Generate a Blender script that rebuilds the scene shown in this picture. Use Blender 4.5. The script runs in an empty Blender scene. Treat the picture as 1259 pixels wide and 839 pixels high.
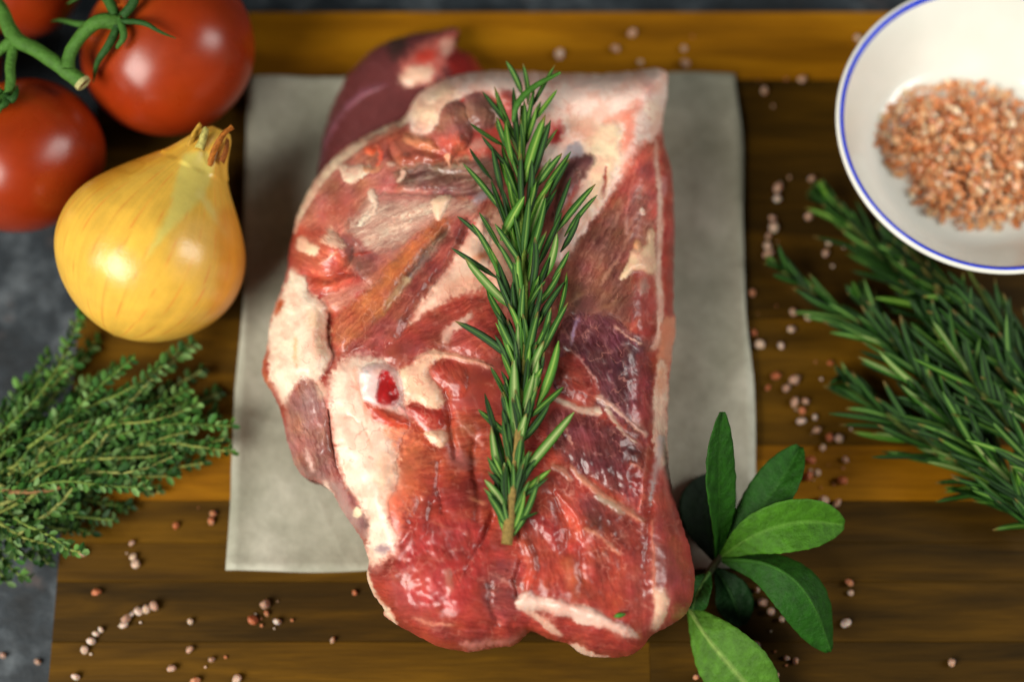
import bpy, math, random
import numpy as np
from mathutils import Vector, Matrix

R = math.radians
random.seed(7)
rng = np.random.default_rng(7)
scene = bpy.context.scene
COL = scene.collection

# ------------------------------------------------------------------ camera
TILT, DIST, FPX = R(15.2), 0.62, 1748.0          # tilt from straight down, metres, focal length in photo pixels
CAM = Vector((0, -DIST * math.sin(TILT), DIST * math.cos(TILT)))
CT, ST = math.cos(TILT), math.sin(TILT)


def at(px, py, z):
    """The point at height z that the photograph shows at pixel px, py."""
    a, b = (px - 629.5) / FPX, -(py - 419.5) / FPX
    dx, dy, dz = a, b * CT + ST, b * ST - CT
    k = (z - CAM.z) / dz
    return Vector((CAM.x + k * dx, CAM.y + k * dy, z))


def at_np(px, py, z):
    a, b = (px - 629.5) / FPX, -(py - 419.5) / FPX
    dx, dy, dz = a, b * CT + ST, b * ST - CT
    k = (z - CAM.z) / dz
    return np.stack([CAM.x + k * dx, CAM.y + k * dy, z + 0 * px], -1)


def to_px(v):
    """Pixel of world points (n,3)."""
    v = np.asarray(v, float) - np.array(CAM)
    x = v[..., 0]
    y = v[..., 1] * CT + v[..., 2] * ST
    z = -v[..., 1] * ST + v[..., 2] * CT
    return 629.5 + FPX * x / -z, 419.5 - FPX * y / -z


cam_data = bpy.data.cameras.new('camera')
cam_data.lens, cam_data.sensor_width = 50.0, 36.0
cam_data.clip_start, cam_data.clip_end = 0.01, 50
cam = bpy.data.objects.new('camera', cam_data)
COL.objects.link(cam)
cam.location, cam.rotation_euler = CAM, (TILT, 0, 0)
cam_data.dof.use_dof = True
_f = at(640, 440, 0.060)
cam_data.dof.focus_distance = -((_f - CAM) @ Vector((0, ST, -CT)) * -1)
cam_data.dof.aperture_fstop = 2.1
scene.camera = cam

# ------------------------------------------------------------------ light
world = bpy.data.worlds.new('World')
scene.world = world
world.use_nodes = True
world.node_tree.nodes['Background'].inputs[0].default_value = (0.92, 1.0, 0.86, 1)
world.node_tree.nodes['Background'].inputs[1].default_value = 0.04


def area(name, loc, target, sx, sy, power, col):
    d = bpy.data.lights.new(name, 'AREA')
    d.shape, d.size, d.size_y, d.energy, d.color = 'RECTANGLE', sx, sy, power, col
    o = bpy.data.objects.new(name, d)
    COL.objects.link(o)
    o.location = loc
    o.rotation_euler = (Vector(target) - Vector(loc)).to_track_quat('-Z', 'Y').to_euler()
    return o


area('window_light', (-0.88, -0.66, 0.98), (0, 0.02, 0.02), 0.80, 0.80, 34.5, (1.0, 0.955, 0.87))
area('side_window_light', (1.02, 0.02, 0.74), (0, 0.04, 0.02), 0.5, 0.55, 9.0, (1.0, 0.98, 0.93))
vs = scene.view_settings
vs.view_transform, vs.look, vs.exposure, vs.gamma = 'Standard', 'None', 0.08, 1.0
vs.use_curve_mapping = False
scene.cycles.max_bounces = 8


# ------------------------------------------------------------------ helpers
def lin(c):
    c = np.asarray(c, float) / 255.0
    return np.where(c <= 0.04045, c / 12.92, ((c + 0.055) / 1.055) ** 2.4)


def lin4(c):
    return tuple(float(v) for v in lin(c)) + (1.0,)


def link(o, parent=None):
    COL.objects.link(o)
    if parent is not None:
        o.parent = parent
    return o


def tag(o, label=None, cat=None, group=None, kind=None):
    for k, v in (('label', label), ('category', cat), ('group', group), ('kind', kind)):
        if v:
            o[k] = v
    return o


def empty(name, loc=(0, 0, 0)):
    o = bpy.data.objects.new(name, None)
    o.empty_display_size = 0.02
    o.location = loc
    return link(o)


def mesh(name, verts, faces, mat, cols=None, wet=None, smooth=True):
    m = bpy.data.meshes.new(name)
    m.from_pydata([tuple(v) for v in verts], [], [tuple(f) for f in faces])
    finish(m, mat, cols, wet, smooth)
    return m


def finish(m, mat, cols=None, wet=None, smooth=True):
    m.materials.append(mat)
    if cols is not None:
        c = np.ones((len(m.vertices), 4), np.float32)
        c[:, :3] = cols
        a = m.color_attributes.new('tint', 'FLOAT_COLOR', 'POINT')
        a.data.foreach_set('color', c.ravel())
    if wet is not None:
        a = m.attributes.new('gloss', 'FLOAT', 'POINT')
        a.data.foreach_set('value', np.asarray(wet, np.float32))
    m.polygons.foreach_set('use_smooth', np.full(len(m.polygons), smooth))
    m.update()
    return m


def add(name, m, parent=None, world_parent=True):
    """Links mesh m as an object; its verts are in world space, so it undoes the parent's place."""
    o = bpy.data.objects.new(name, m)
    link(o, parent)
    if parent is not None and world_parent:
        p, loc = parent, Vector((0, 0, 0))
        while p is not None:
            loc += p.location
            p = p.parent
        o.location = -loc
    return o


def quads_mesh(name, V, Q, mat, cols=None, wet=None, extra=None, smooth=True):
    """A mesh from numpy quads (plus an optional list of n-gons)."""
    m = bpy.data.meshes.new(name)
    ex = extra or []
    n_l = Q.size + sum(len(e) for e in ex)
    m.vertices.add(len(V))
    m.vertices.foreach_set('co', np.asarray(V, np.float32).ravel())
    m.loops.add(n_l)
    li = np.concatenate([Q.ravel()] + [np.asarray(e) for e in ex]).astype(np.int32)
    m.loops.foreach_set('vertex_index', li)
    tot = np.concatenate([np.full(len(Q), 4), np.array([len(e) for e in ex], int)]).astype(np.int32)
    st = np.concatenate([[0], np.cumsum(tot)[:-1]]).astype(np.int32)
    m.polygons.add(len(tot))
    m.polygons.foreach_set('loop_start', st)
    m.polygons.foreach_set('loop_total', tot)
    m.update(calc_edges=True)
    m.validate()
    return finish(m, mat, cols, wet, smooth)


# numpy noise -----------------------------------------------------------------
_T = rng.random((256, 256))


def vnoise(x, y, s=0):
    x = x + s * 17.31
    y = y + s * 9.77
    xi, yi = np.floor(x).astype(int), np.floor(y).astype(int)
    fx, fy = x - xi, y - yi
    fx, fy = fx * fx * (3 - 2 * fx), fy * fy * (3 - 2 * fy)
    a, b = _T[xi & 255, yi & 255], _T[(xi + 1) & 255, yi & 255]
    c, d = _T[xi & 255, (yi + 1) & 255], _T[(xi + 1) & 255, (yi + 1) & 255]
    return (a + (b - a) * fx) * (1 - fy) + (c + (d - c) * fx) * fy


_A = rng.random((256, 256)) * 2 * math.pi
_GX, _GY = np.cos(_A), np.sin(_A)


def pnoise(x, y, s=0):
    """Gradient noise, about 0..1."""
    x, y = x + s * 17.31, y + s * 9.77
    xi, yi = np.floor(x).astype(int), np.floor(y).astype(int)
    fx, fy = x - xi, y - yi
    u, v = fx ** 3 * (fx * (fx * 6 - 15) + 10), fy ** 3 * (fy * (fy * 6 - 15) + 10)

    def g(i, j):
        a, b = (xi + i) & 255, (yi + j) & 255
        return _GX[a, b] * (fx - i) + _GY[a, b] * (fy - j)
    a, b = g(0, 0), g(0, 1)
    return 0.5 + 0.8 * ((a + (g(1, 0) - a) * u) * (1 - v) + (b + (g(1, 1) - b) * u) * v)


def fbm(x, y, s=0, o=3):
    t, w, n = 0, 0.5, 0
    for k in range(o):
        c_, s_ = math.cos(0.6 * k), math.sin(0.6 * k)
        t = t + w * pnoise((x * c_ - y * s_) * 2 ** k, (x * s_ + y * c_) * 2 ** k, s + k * 3)
        n += w
        w *= 0.5
    return t / n


def sstep(a, b, x):
    t = np.clip((x - a) / (b - a), 0, 1)
    return t * t * (3 - 2 * t)


def chaikin(p, closed=True, it=2):
    p = np.asarray(p, float)
    for _ in range(it):
        q = np.roll(p, -1, 0) if closed else p[1:]
        b = p if closed else p[:-1]
        n = np.empty((2 * len(b), p.shape[1]))
        n[0::2] = 0.75 * b + 0.25 * q
        n[1::2] = 0.25 * b + 0.75 * q
        p = n if closed else np.vstack([p[:1], n, p[-1:]])
    return p


def poly_sdf(x, y, pts, it=2):
    """Signed distance to a closed polygon, positive inside."""
    p = chaikin(pts, True, it)
    d = np.full(x.shape, 1e9)
    ins = np.zeros(x.shape, bool)
    for a, b in zip(p, np.roll(p, -1, 0)):
        e = b - a
        wx, wy = x - a[0], y - a[1]
        t = np.clip((wx * e[0] + wy * e[1]) / (e @ e + 1e-9), 0, 1)
        d = np.minimum(d, (wx - t * e[0]) ** 2 + (wy - t * e[1]) ** 2)
        c = (a[1] > y) != (b[1] > y)
        if abs(e[1]) > 1e-9:
            ins ^= c & (x < e[0] * (y - a[1]) / e[1] + a[0])
    return np.where(ins, 1, -1) * np.sqrt(d)


def line_sdf(x, y, pts, w):
    """Half-width minus distance to a polyline whose width runs along w."""
    w = np.interp(np.linspace(0, 1, len(pts)), np.linspace(0, 1, len(w)), w) if np.ndim(w) else np.full(len(pts), w)
    p = chaikin(np.column_stack([np.asarray(pts, float), w]), False, 2)
    best = np.full(x.shape, -1e9)
    for a, b in zip(p[:-1], p[1:]):
        e = b[:2] - a[:2]
        wx, wy = x - a[0], y - a[1]
        t = np.clip((wx * e[0] + wy * e[1]) / (e @ e + 1e-9), 0, 1)
        best = np.maximum(best, (a[2] + t * (b[2] - a[2])) / 2 - np.hypot(wx - t * e[0], wy - t * e[1]))
    return best


# node materials ---------------------------------------------------------------
class NT:
    def __init__(s, name):
        s.m = bpy.data.materials.new(name)
        s.m.use_nodes = True
        s.t = s.m.node_tree
        s.b = s.t.nodes['Principled BSDF']

    def n(s, kind, **kw):
        nd = s.t.nodes.new('ShaderNode' + kind)
        for k, v in kw.items():
            setattr(nd, k, v)
        return nd

    def l(s, a, b):
        s.t.links.new(a, b)

    def noise(s, scale, detail=4, rough=0.6, vec=None, dist=0.0):
        nd = s.n('TexNoise')
        nd.inputs['Scale'].default_value = scale
        nd.inputs['Detail'].default_value = detail
        nd.inputs['Roughness'].default_value = rough
        nd.inputs['Distortion'].default_value = dist
        s.l(vec if vec is not None else s.coord(), nd.inputs['Vector'])
        return nd.outputs['Fac']

    def coord(s, out='Object', scale=None, rot=None):
        tc = s.n('TexCoord').outputs[out]
        if scale is None and rot is None:
            return tc
        mp = s.n('Mapping')
        if scale:
            mp.inputs['Scale'].default_value = scale
        if rot:
            mp.inputs['Rotation'].default_value = rot
        s.l(tc, mp.inputs['Vector'])
        return mp.outputs[0]

    def ramp(s, fac, stops):
        r = s.n('ValToRGB')
        e = r.color_ramp.elements
        while len(e) < len(stops):
            e.new(0.5)
        for el, (p, c) in zip(e, stops):
            el.position, el.color = p, c
        s.l(fac, r.inputs[0])
        return r.outputs[0]

    def mix(s, a, b, fac, mode='MIX'):
        nd = s.n('Mix', data_type='RGBA', blend_type=mode)
        for v, i in ((fac, 0), (a, 6), (b, 7)):
            if hasattr(v, 'links') or hasattr(v, 'is_linked'):
                s.l(v, nd.inputs[i])
            else:
                nd.inputs[i].default_value = v
        return nd.outputs[2]

    def rng(s, fac, a, b, c, d):
        nd = s.n('MapRange')
        for i, v in enumerate((a, b, c, d)):
            nd.inputs[i + 1].default_value = v
        s.l(fac, nd.inputs[0])
        return nd.outputs[0]

    def bump(s, h, strength, dist):
        b = s.n('Bump')
        b.inputs['Strength'].default_value = strength
        b.inputs['Distance'].default_value = dist
        s.l(h, b.inputs['Height'])
        if s.b.inputs['Normal'].is_linked:
            s.l(s.b.inputs['Normal'].links[0].from_socket, b.inputs['Normal'])
        s.l(b.outputs[0], s.b.inputs['Normal'])

    def set(s, **kw):
        for k, v in kw.items():
            i = s.b.inputs[k.replace('_', ' ')]
            if hasattr(v, 'is_linked'):
                s.l(v, i)
            else:
                i.default_value = v
        return s


def tint(s):
    return s.n('Attribute', attribute_name='tint').outputs['Color']


def grey(v):
    return (v, v, v, 1)


# meat: colour and gloss come from the piece itself, fine relief from noise
M_MEAT = NT('meat')
g = M_MEAT.n('Attribute', attribute_name='gloss').outputs['Fac']
tn = M_MEAT.noise(700, 3)
c = M_MEAT.mix(tint(M_MEAT), M_MEAT.ramp(tn, [(0.3, grey(0.78)), (0.7, grey(1.0))]), 0.55, 'MULTIPLY')
M_MEAT.set(Base_Color=c, Roughness=M_MEAT.rng(g, 0, 1, 0.50, 0.29), Specular_IOR_Level=0.42,
           Subsurface_Weight=0.30, Subsurface_Radius=(1.0, 0.45, 0.3), Subsurface_Scale=0.0016)
M_MEAT.bump(M_MEAT.noise(300, 3, 0.5), 0.05, 0.0007)
M_MEAT.bump(M_MEAT.noise(1500, 2, 0.5), 0.05, 0.0003)


def tinted(name, rough=0.45, spec=0.4, var=0.25, vscale=300, bump=0.2, bscale=500, bdist=0.0004, sss=0.0, trans=0.0):
    m = NT(name)
    c = m.mix(tint(m), m.ramp(m.noise(vscale, 4), [(0.3, grey(1 - var)), (0.7, grey(1.0))]), 1.0, 'MULTIPLY')
    m.set(Base_Color=c, Roughness=rough, Specular_IOR_Level=spec)
    if sss:
        m.set(Subsurface_Weight=sss, Subsurface_Radius=(1.0, 0.5, 0.2), Subsurface_Scale=0.004)
    if trans:
        m.set(Transmission_Weight=trans)
    m.bump(m.noise(bscale, 4), bump, bdist)
    return m.m


M_LEAF = tinted('needle_leaf', 0.5, 0.25, 0.42, 500, 0.35, 900, 0.0003)
M_SAGE = tinted('broad_leaf', 0.6, 0.2, 0.4, 260, 0.8, 620, 0.0009)
M_THYME = tinted('thyme_leaf', 0.55, 0.2, 0.3, 300, 0.2)
M_STEM = tinted('woody_stem', 0.7, 0.2, 0.55, 900, 0.6, 900, 0.0006)
M_ONION = tinted('onion_skin', 0.30, 0.5, 0.10, 160, 0.22, 160, 0.0008, sss=0.15)
M_SALT = tinted('salt_crystal', 0.25, 0.5, 0.2, 900, 0.3, 900, 0.0004, sss=0.3)
M_CORN = tinted('rock_salt', 0.3, 0.5, 0.35, 700, 0.5, 900, 0.0005, sss=0.6)

m = NT('tomato_skin')
m.set(Base_Color=m.mix(tint(m), m.ramp(m.noise(60, 3), [(0.35, grey(0.82)), (0.65, grey(1.0))]), 1.0, 'MULTIPLY'),
      Roughness=m.rng(m.noise(45, 4), 0.3, 0.7, 0.24, 0.36), Specular_IOR_Level=0.42, Subsurface_Weight=0.15, Subsurface_Radius=(1.0, 0.25, 0.1), Subsurface_Scale=0.005)
m.bump(m.noise(900, 3), 0.07, 0.0003)
M_TOMATO = m.m

m = NT('bowl_enamel')
m.set(Base_Color=m.ramp(m.noise(40, 3), [(0.3, lin4((222, 222, 212))), (0.7, lin4((230, 229, 220)))]), Roughness=0.16, Specular_IOR_Level=0.5)
M_BOWL = m.m
m = NT('blue_enamel')
m.set(Base_Color=m.ramp(m.noise(150, 3), [(0.3, lin4((20, 52, 190))), (0.7, lin4((30, 66, 214)))]), Roughness=0.2)
M_BLUE = m.m

m = NT('slate')
n1, n2 = m.noise(38, 8, 0.72), m.noise(260, 5, 0.7)
c = m.ramp(n1, [(0.30, lin4((14, 18, 21))), (0.52, lin4((40, 49, 56))), (0.70, lin4((94, 102, 108)))])
c = m.mix(c, m.ramp(n2, [(0.35, grey(0.5)), (0.68, grey(1.0))]), 0.8, 'MULTIPLY')
c = m.mix(c, lin4((120, 96, 86)), m.ramp(m.noise(55, 4, 0.6), [(0.60, grey(0)), (0.74, grey(0.35))]))
m.set(Base_Color=c, Roughness=0.62, Specular_IOR_Level=0.35)
m.bump(n2, 0.5, 0.0012)
M_SLATE = m.m

m = NT('parchment')
n1 = m.noise(26, 6, 0.6)
c = m.ramp(n1, [(0.3, lin4((138, 138, 120))), (0.5, lin4((160, 159, 142))), (0.7, lin4((188, 186, 170)))])
c = m.mix(c, m.ramp(m.noise(240, 4), [(0.3, grey(0.86)), (0.7, grey(1))]), 1.0, 'MULTIPLY')
m.set(Base_Color=c, Roughness=0.6, Specular_IOR_Level=0.3)
m.bump(n1, 0.5, 0.003)
vo = m.n('TexVoronoi', feature='DISTANCE_TO_EDGE')
vo.inputs['Scale'].default_value = 17
m.l(m.coord(), vo.inputs['Vector'])
m.bump(m.rng(vo.outputs['Distance'], 0.0, 0.06, 1, 0), 0.18, 0.0012)
m.bump(m.noise(300, 4), 0.2, 0.0005)
M_PAPER = m.m


def wood(name, dark, mid, light):
    m = NT(name)
    rnd = m.n('ObjectInfo').outputs['Random']
    off = m.n('Combine' + 'XYZ')
    m.l(rnd, off.inputs[1])
    va = m.n('VectorMath', operation='ADD')
    m.l(m.coord(), va.inputs[0])
    m.l(off.outputs[0], va.inputs[1])
    mp = m.n('Mapping')
    mp.inputs['Scale'].default_value = (1.0, 9.0, 3.0)
    m.l(va.outputs[0], mp.inputs[0])
    fine = m.n('Mapping')
    fine.inputs['Scale'].default_value = (1.0, 22.0, 6.0)
    m.l(va.outputs[0], fine.inputs[0])
    n1 = m.noise(9, 5, 0.55, mp.outputs[0], 0.6)
    n2 = m.noise(34, 5, 0.7, fine.outputs[0])
    c = m.ramp(n1, [(0.30, lin4(dark)), (0.52, lin4(mid)), (0.72, lin4(light))])
    c = m.mix(c, m.ramp(n2, [(0.30, grey(0.55)), (0.66, grey(1))]), 0.7, 'MULTIPLY')
    m.set(Base_Color=c, Roughness=m.rng(n2, 0.3, 0.7, 0.65, 0.55), Specular_IOR_Level=0.08)
    m.bump(n2, 0.25, 0.0006)
    return m.m


W_AMBER = wood('amber_wood', (112, 71, 4), (140, 91, 6), (162, 110, 11))
W_DARK = wood('dark_wood', (40, 27, 3), (61, 41, 4), (84, 57, 6))
W_MID = wood('brown_wood', (62, 41, 4), (87, 59, 5), (111, 76, 8))

# ------------------------------------------------------------------ table, board, paper
BOARD_T = 0.018
V = [(-1.2, -1.0, 0), (1.2, -1.0, 0), (1.2, 1.2, 0), (-1.2, 1.2, 0)]
nx = 12
t = mesh('table_top', [(-1.5 + 3 * i / nx, -1.3 + 2.8 * j / nx, -BOARD_T) for j in range(nx + 1) for i in range(nx + 1)],
         [(j * (nx + 1) + i, j * (nx + 1) + i + 1, (j + 1) * (nx + 1) + i + 1, (j + 1) * (nx + 1) + i) for j in range(nx) for i in range(nx)], M_SLATE)
tag(add('table_top', t), kind='structure')

BX0, BX1 = at(76, 640, 0).x, 0.36
board = tag(empty('cutting_board', (0, 0, -BOARD_T)), 'long dark and amber striped wooden cutting board lying on blue grey slate', 'cutting board')


def plank(x0, x1, y0, y1, mat, dz=0.0):
    bv = 0.00025
    vs_ = []
    for z, ins in ((-BOARD_T, bv), (-BOARD_T + bv, 0), (-bv + dz, 0), (dz, bv)):
        vs_ += [(x0 + ins, y0 + ins, z), (x1 - ins, y0 + ins, z), (x1 - ins, y1 - ins, z), (x0 + ins, y1 - ins, z)]
    f = [(3, 2, 1, 0), (12, 13, 14, 15)]
    for k in range(3):
        for i in range(4):
            j = (i + 1) % 4
            f.append((4 * k + i, 4 * k + j, 4 * k + 4 + j, 4 * k + 4 + i))
    return add('plank', mesh('plank', vs_, f, mat, smooth=False), board)


rows = [(14, 97, [(0, W_AMBER)]), (97, 246, [(0, W_DARK)]), (246, 392, [(0, W_DARK)]), (392, 548, [(0, W_MID)]),
        (548, 616, [(0, W_AMBER)]), (616, 668, [(0, W_MID), (640, W_DARK)]), (668, 716, [(0, W_MID), (700, W_DARK)]), (716, 790, [(0, W_DARK)]),
        (790, 905, [(0, W_MID), (800, W_DARK)])]  # darker staves at right also carry the light's falloff in their colour
for k, (a, b, segs) in enumerate(rows):
    y1, y0 = at(629, a, 0).y, at(629, b, 0).y
    for q, (sx, mt) in enumerate(segs):
        xa = BX0 if q == 0 else at(sx, (a + b) / 2, 0).x
        xb = BX1 if q == len(segs) - 1 else at(segs[q + 1][0], (a + b) / 2, 0).x
        plank(xa, xb, y0, y1, mt, [0, -0.00012, 0.00008][(k + q) % 3] - 0.0002)

# parchment: thin closed sheet, slightly wavy, edges lifting a hair
c4 = [at(309, 97, 0.001), at(906, 92, 0.001), at(933, 703, 0.001), at(283, 703, 0.001)]
nu, nv = 60, 60
pv = []
for side in (0, 1):
    for j in range(nv + 1):
        for i in range(nu + 1):
            u, v = i / nu, j / nv
            p = (c4[0] * (1 - u) + c4[1] * u) * (1 - v) + (c4[3] * (1 - u) + c4[2] * u) * v
            e = min(u, 1 - u, v, 1 - v)
            wob = float(fbm(np.array(u * 5.0), np.array(v * 5.0), 4)) - 0.5
            p = p + Vector((0.0028 * (float(vnoise(np.array(v * 6.0), np.array(3.0 + 20 * u))) - 0.5) * (1 if u in (0, 1) else 0), 0.0028 * (float(vnoise(np.array(u * 6.0), np.array(9.0 + 20 * v))) - 0.5) * (1 if v in (0, 1) else 0), 0))
            p.z = 0.0013 + 0.0012 * (wob + 0.5) + 0.0042 * max(0, 1 - e / 0.06) ** 2 * (0.6 + 1.2 * wob) - (0.00035 if side else 0)
            pv.append(p)
n1_ = (nu + 1) * (nv + 1)
pf = []
for j in range(nv):
    for i in range(nu):
        a = j * (nu + 1) + i
        pf.append((a, a + nu + 1, a + nu + 2, a + 1))
        pf.append((n1_ + a, n1_ + a + 1, n1_ + a + nu + 2, n1_ + a + nu + 1))
rim = [i for i in range(nu)] + [j * (nu + 1) + nu for j in range(nv)] + [nv * (nu + 1) + nu - i for i in range(nu)] + [(nv - j) * (nu + 1) for j in range(nv)]
for a, b in zip(rim, rim[1:] + rim[:1]):
    pf.append((a, b, n1_ + b, n1_ + a))
tag(add('parchment_sheet', mesh('parchment_sheet', pv, pf, M_PAPER)), 'rectangular sheet of grey baking parchment lying under the raw meat', 'paper')

# ------------------------------------------------------------------ the meat
PXM = 0.00033            # one photo pixel at the top of the meat, in metres


class Field:
    """Height (photo pixels) and colour over a patch of the piece; layers are laid on in order."""

    def __init__(s, x0, y0, x1, y1):
        s.x0, s.y0 = x0, y0
        s.X, s.Y = np.meshgrid(np.arange(x0, x1 + 1.0), np.arange(y0, y1 + 1.0))
        X, Y = s.X, s.Y
        s.WX = (fbm(X / 26, Y / 26, 1) - 0.5) * 2.6 + (fbm(X / 6, Y / 6, 2) - 0.5) * 1.7
        s.WY = (fbm(X / 26, Y / 26, 5) - 0.5) * 2.6 + (fbm(X / 6, Y / 6, 6) - 0.5) * 1.7
        s.N1, s.N2 = fbm(X / 20, Y / 20, 8), fbm(X / 5, Y / 5, 9)
        s.H = np.zeros(X.shape)
        s.C = np.zeros(X.shape + (3,))
        s.G = np.full(X.shape, 0.7)
        s.FM = np.ones(X.shape + (3,))
        s.parts = []

    def win(s, pts, pad):
        p = np.asarray(pts, float)
        a = np.clip(np.floor(p.min(0) - pad - [s.x0, s.y0]).astype(int), 0, None)
        b = np.ceil(p.max(0) + pad - [s.x0, s.y0]).astype(int) + 1
        return slice(a[1], max(b[1], a[1] + 1)), slice(a[0], max(b[0], a[0] + 1))

    def fibre(s, w, ang, stretch, scale, seed):
        a = R(ang)
        x, y = s.X[w] + 3 * s.WX[w], s.Y[w] + 3 * s.WY[w]
        u, v = x * math.cos(a) + y * math.sin(a), -x * math.sin(a) + y * math.cos(a)
        return fbm(u / (scale * stretch), v / scale, seed, 3)

    def _lay(s, w, d, col, alpha, soft, bulge, r, step, fib, mott, gloss, rough_h, part, pts_):
        al = alpha * sstep(-soft, soft, d + 2.2 * (s.N2[w] - 0.5) * soft + 1.2 * (s.N1[w] - 0.5) * soft)
        base = np.broadcast_to(np.asarray(col, float), d.shape + (3,)).copy() if col is not None else s.C[w].copy()
        if col is not None:
            base *= (1 + mott * (s.N1[w] - 0.5) * 2 + 0.5 * mott * (s.N2[w] - 0.5) * 2)[..., None]
            base[..., 1:] *= (1 + 0.7 * mott * (vnoise(s.X[w] / 13, s.Y[w] / 13, 31) - 0.5))[..., None]
        if fib:
            ang, amt, hh = fib[:3]
            sc = fib[3] if len(fib) > 3 else 3.2
            f = s.fibre(w, ang, 9, sc, 12)
            f2 = s.fibre(w, ang + 4, 5, sc * 3, 21)
            f3 = s.fibre(w, ang - 3, 12, sc * 0.55, 33)
            fm = np.repeat((1 + amt * ((f - 0.5) * 1.2 + (f2 - 0.5) * 1.2 + (f3 - 0.5) * 1.3))[..., None], 3, 2)
            fm[..., 1:] *= (1 + 1.1 * amt * (f - 0.5) + 0.9 * amt * (f3 - 0.5))[..., None]
            s.FM[w] = s.FM[w] * (1 - al[..., None]) + fm * al[..., None]
        elif col is not None:
            s.FM[w] = 1 + (s.FM[w] - 1) * (1 - al[..., None])
        if fib:
            s.H[w] += 0.28 * al * hh * ((f - 0.5) * 1.6 + (f2 - 0.5) * 2.0)
        s.C[w] = s.C[w] * (1 - al[..., None]) + base * al[..., None]
        t_ = np.clip(d / r, 0, 1)
        if bulge:
            s.H[w] += bulge * (0.4 * np.sqrt(np.clip(1 - (1 - t_) ** 2, 0, 1)) + 0.5 * sstep(0, 1, t_))
        if step:
            s.H[w] += step * sstep(-1.2, 2.0, d)
        if rough_h:
            s.H[w] += 0.7 * al * rough_h * ((fbm(s.X[w] / 14, s.Y[w] / 14, 14, 2) - 0.5) * 1.5)
        if gloss is not None:
            s.G[w] = s.G[w] * (1 - al) + gloss * al
        if part:
            full = np.full(s.X.shape, -1e3)
            full[w] = d
            for q in s.parts:
                q[1] = np.minimum(q[1], -full + 0.0) if q[4] is None else q[1]
            s.parts.append([part[0], full, part[1] if len(part) > 1 else None, part[2] if len(part) > 2 else None, None])

    def P(s, pts, col, alpha=1.0, soft=2.0, bulge=0, r=14, step=0, warp=3.0, fib=None, mott=0.08, gloss=None, rh=0, part=None, it=2):
        w = s.win(pts, 14 + soft + warp)
        d = poly_sdf(s.X[w] + warp * s.WX[w], s.Y[w] + warp * s.WY[w], pts, it)
        s._lay(w, d, col, alpha, soft, bulge, r, step, fib, mott, gloss, rh, part, pts)

    def L(s, pts, wd, col, alpha=1.0, soft=1.5, bulge=0, r=4, step=0, warp=2.0, fib=None, mott=0.08, gloss=None, rh=0, part=None):
        w = s.win(pts, 14 + soft + warp + np.max(wd) / 2)
        d = line_sdf(s.X[w] + warp * s.WX[w], s.Y[w] + warp * s.WY[w], pts, wd)
        s._lay(w, d, col, alpha, soft, bulge, r, step, fib, mott, gloss, rh, part, pts)

    def crease(s, pts, wd, depth, warp=4.0):
        w = s.win(pts, 20 + 2 * np.max(wd))
        d = line_sdf(s.X[w] + warp * s.WX[w], s.Y[w] + warp * s.WY[w], pts, [0.0] * 2)
        wd_ = np.max(wd) / 2
        s.H[w] -= depth * np.exp(-(d / wd_) ** 2) * np.clip(0.25 + 2.2 * (fbm(s.X[w] / 70, s.Y[w] / 70, 66, 2) - 0.28), 0.15, 1.1) * (0.75 if depth > 6 else 1)

    def crease_fade(s, pts, wd, depth, warp=2.5):
        s.crease(pts, wd * 1.5, depth * 0.8, warp)
        s.crease(pts, wd * 5, depth * 0.4, warp)


def grid_quads(mask):
    """Vertices wanted by mask -> (flat ids of used verts, quads in new numbering, boundary edges)."""
    h, w = mask.shape
    cell = mask[:-1, :-1] & mask[1:, :-1] & mask[:-1, 1:] & mask[1:, 1:]
    j, i = np.nonzero(cell)
    q = np.stack([j * w + i, (j + 1) * w + i, (j + 1) * w + i + 1, j * w + i + 1], 1)
    used, inv = np.unique(q, return_inverse=True)
    q = inv.reshape(q.shape)
    e = np.concatenate([q[:, [0, 1]], q[:, [1, 2]], q[:, [2, 3]], q[:, [3, 0]]])
    n = len(used)
    key, rev = e[:, 0] * n + e[:, 1], e[:, 1] * n + e[:, 0]
    return used, q, e[~np.isin(key, rev)]


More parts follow.
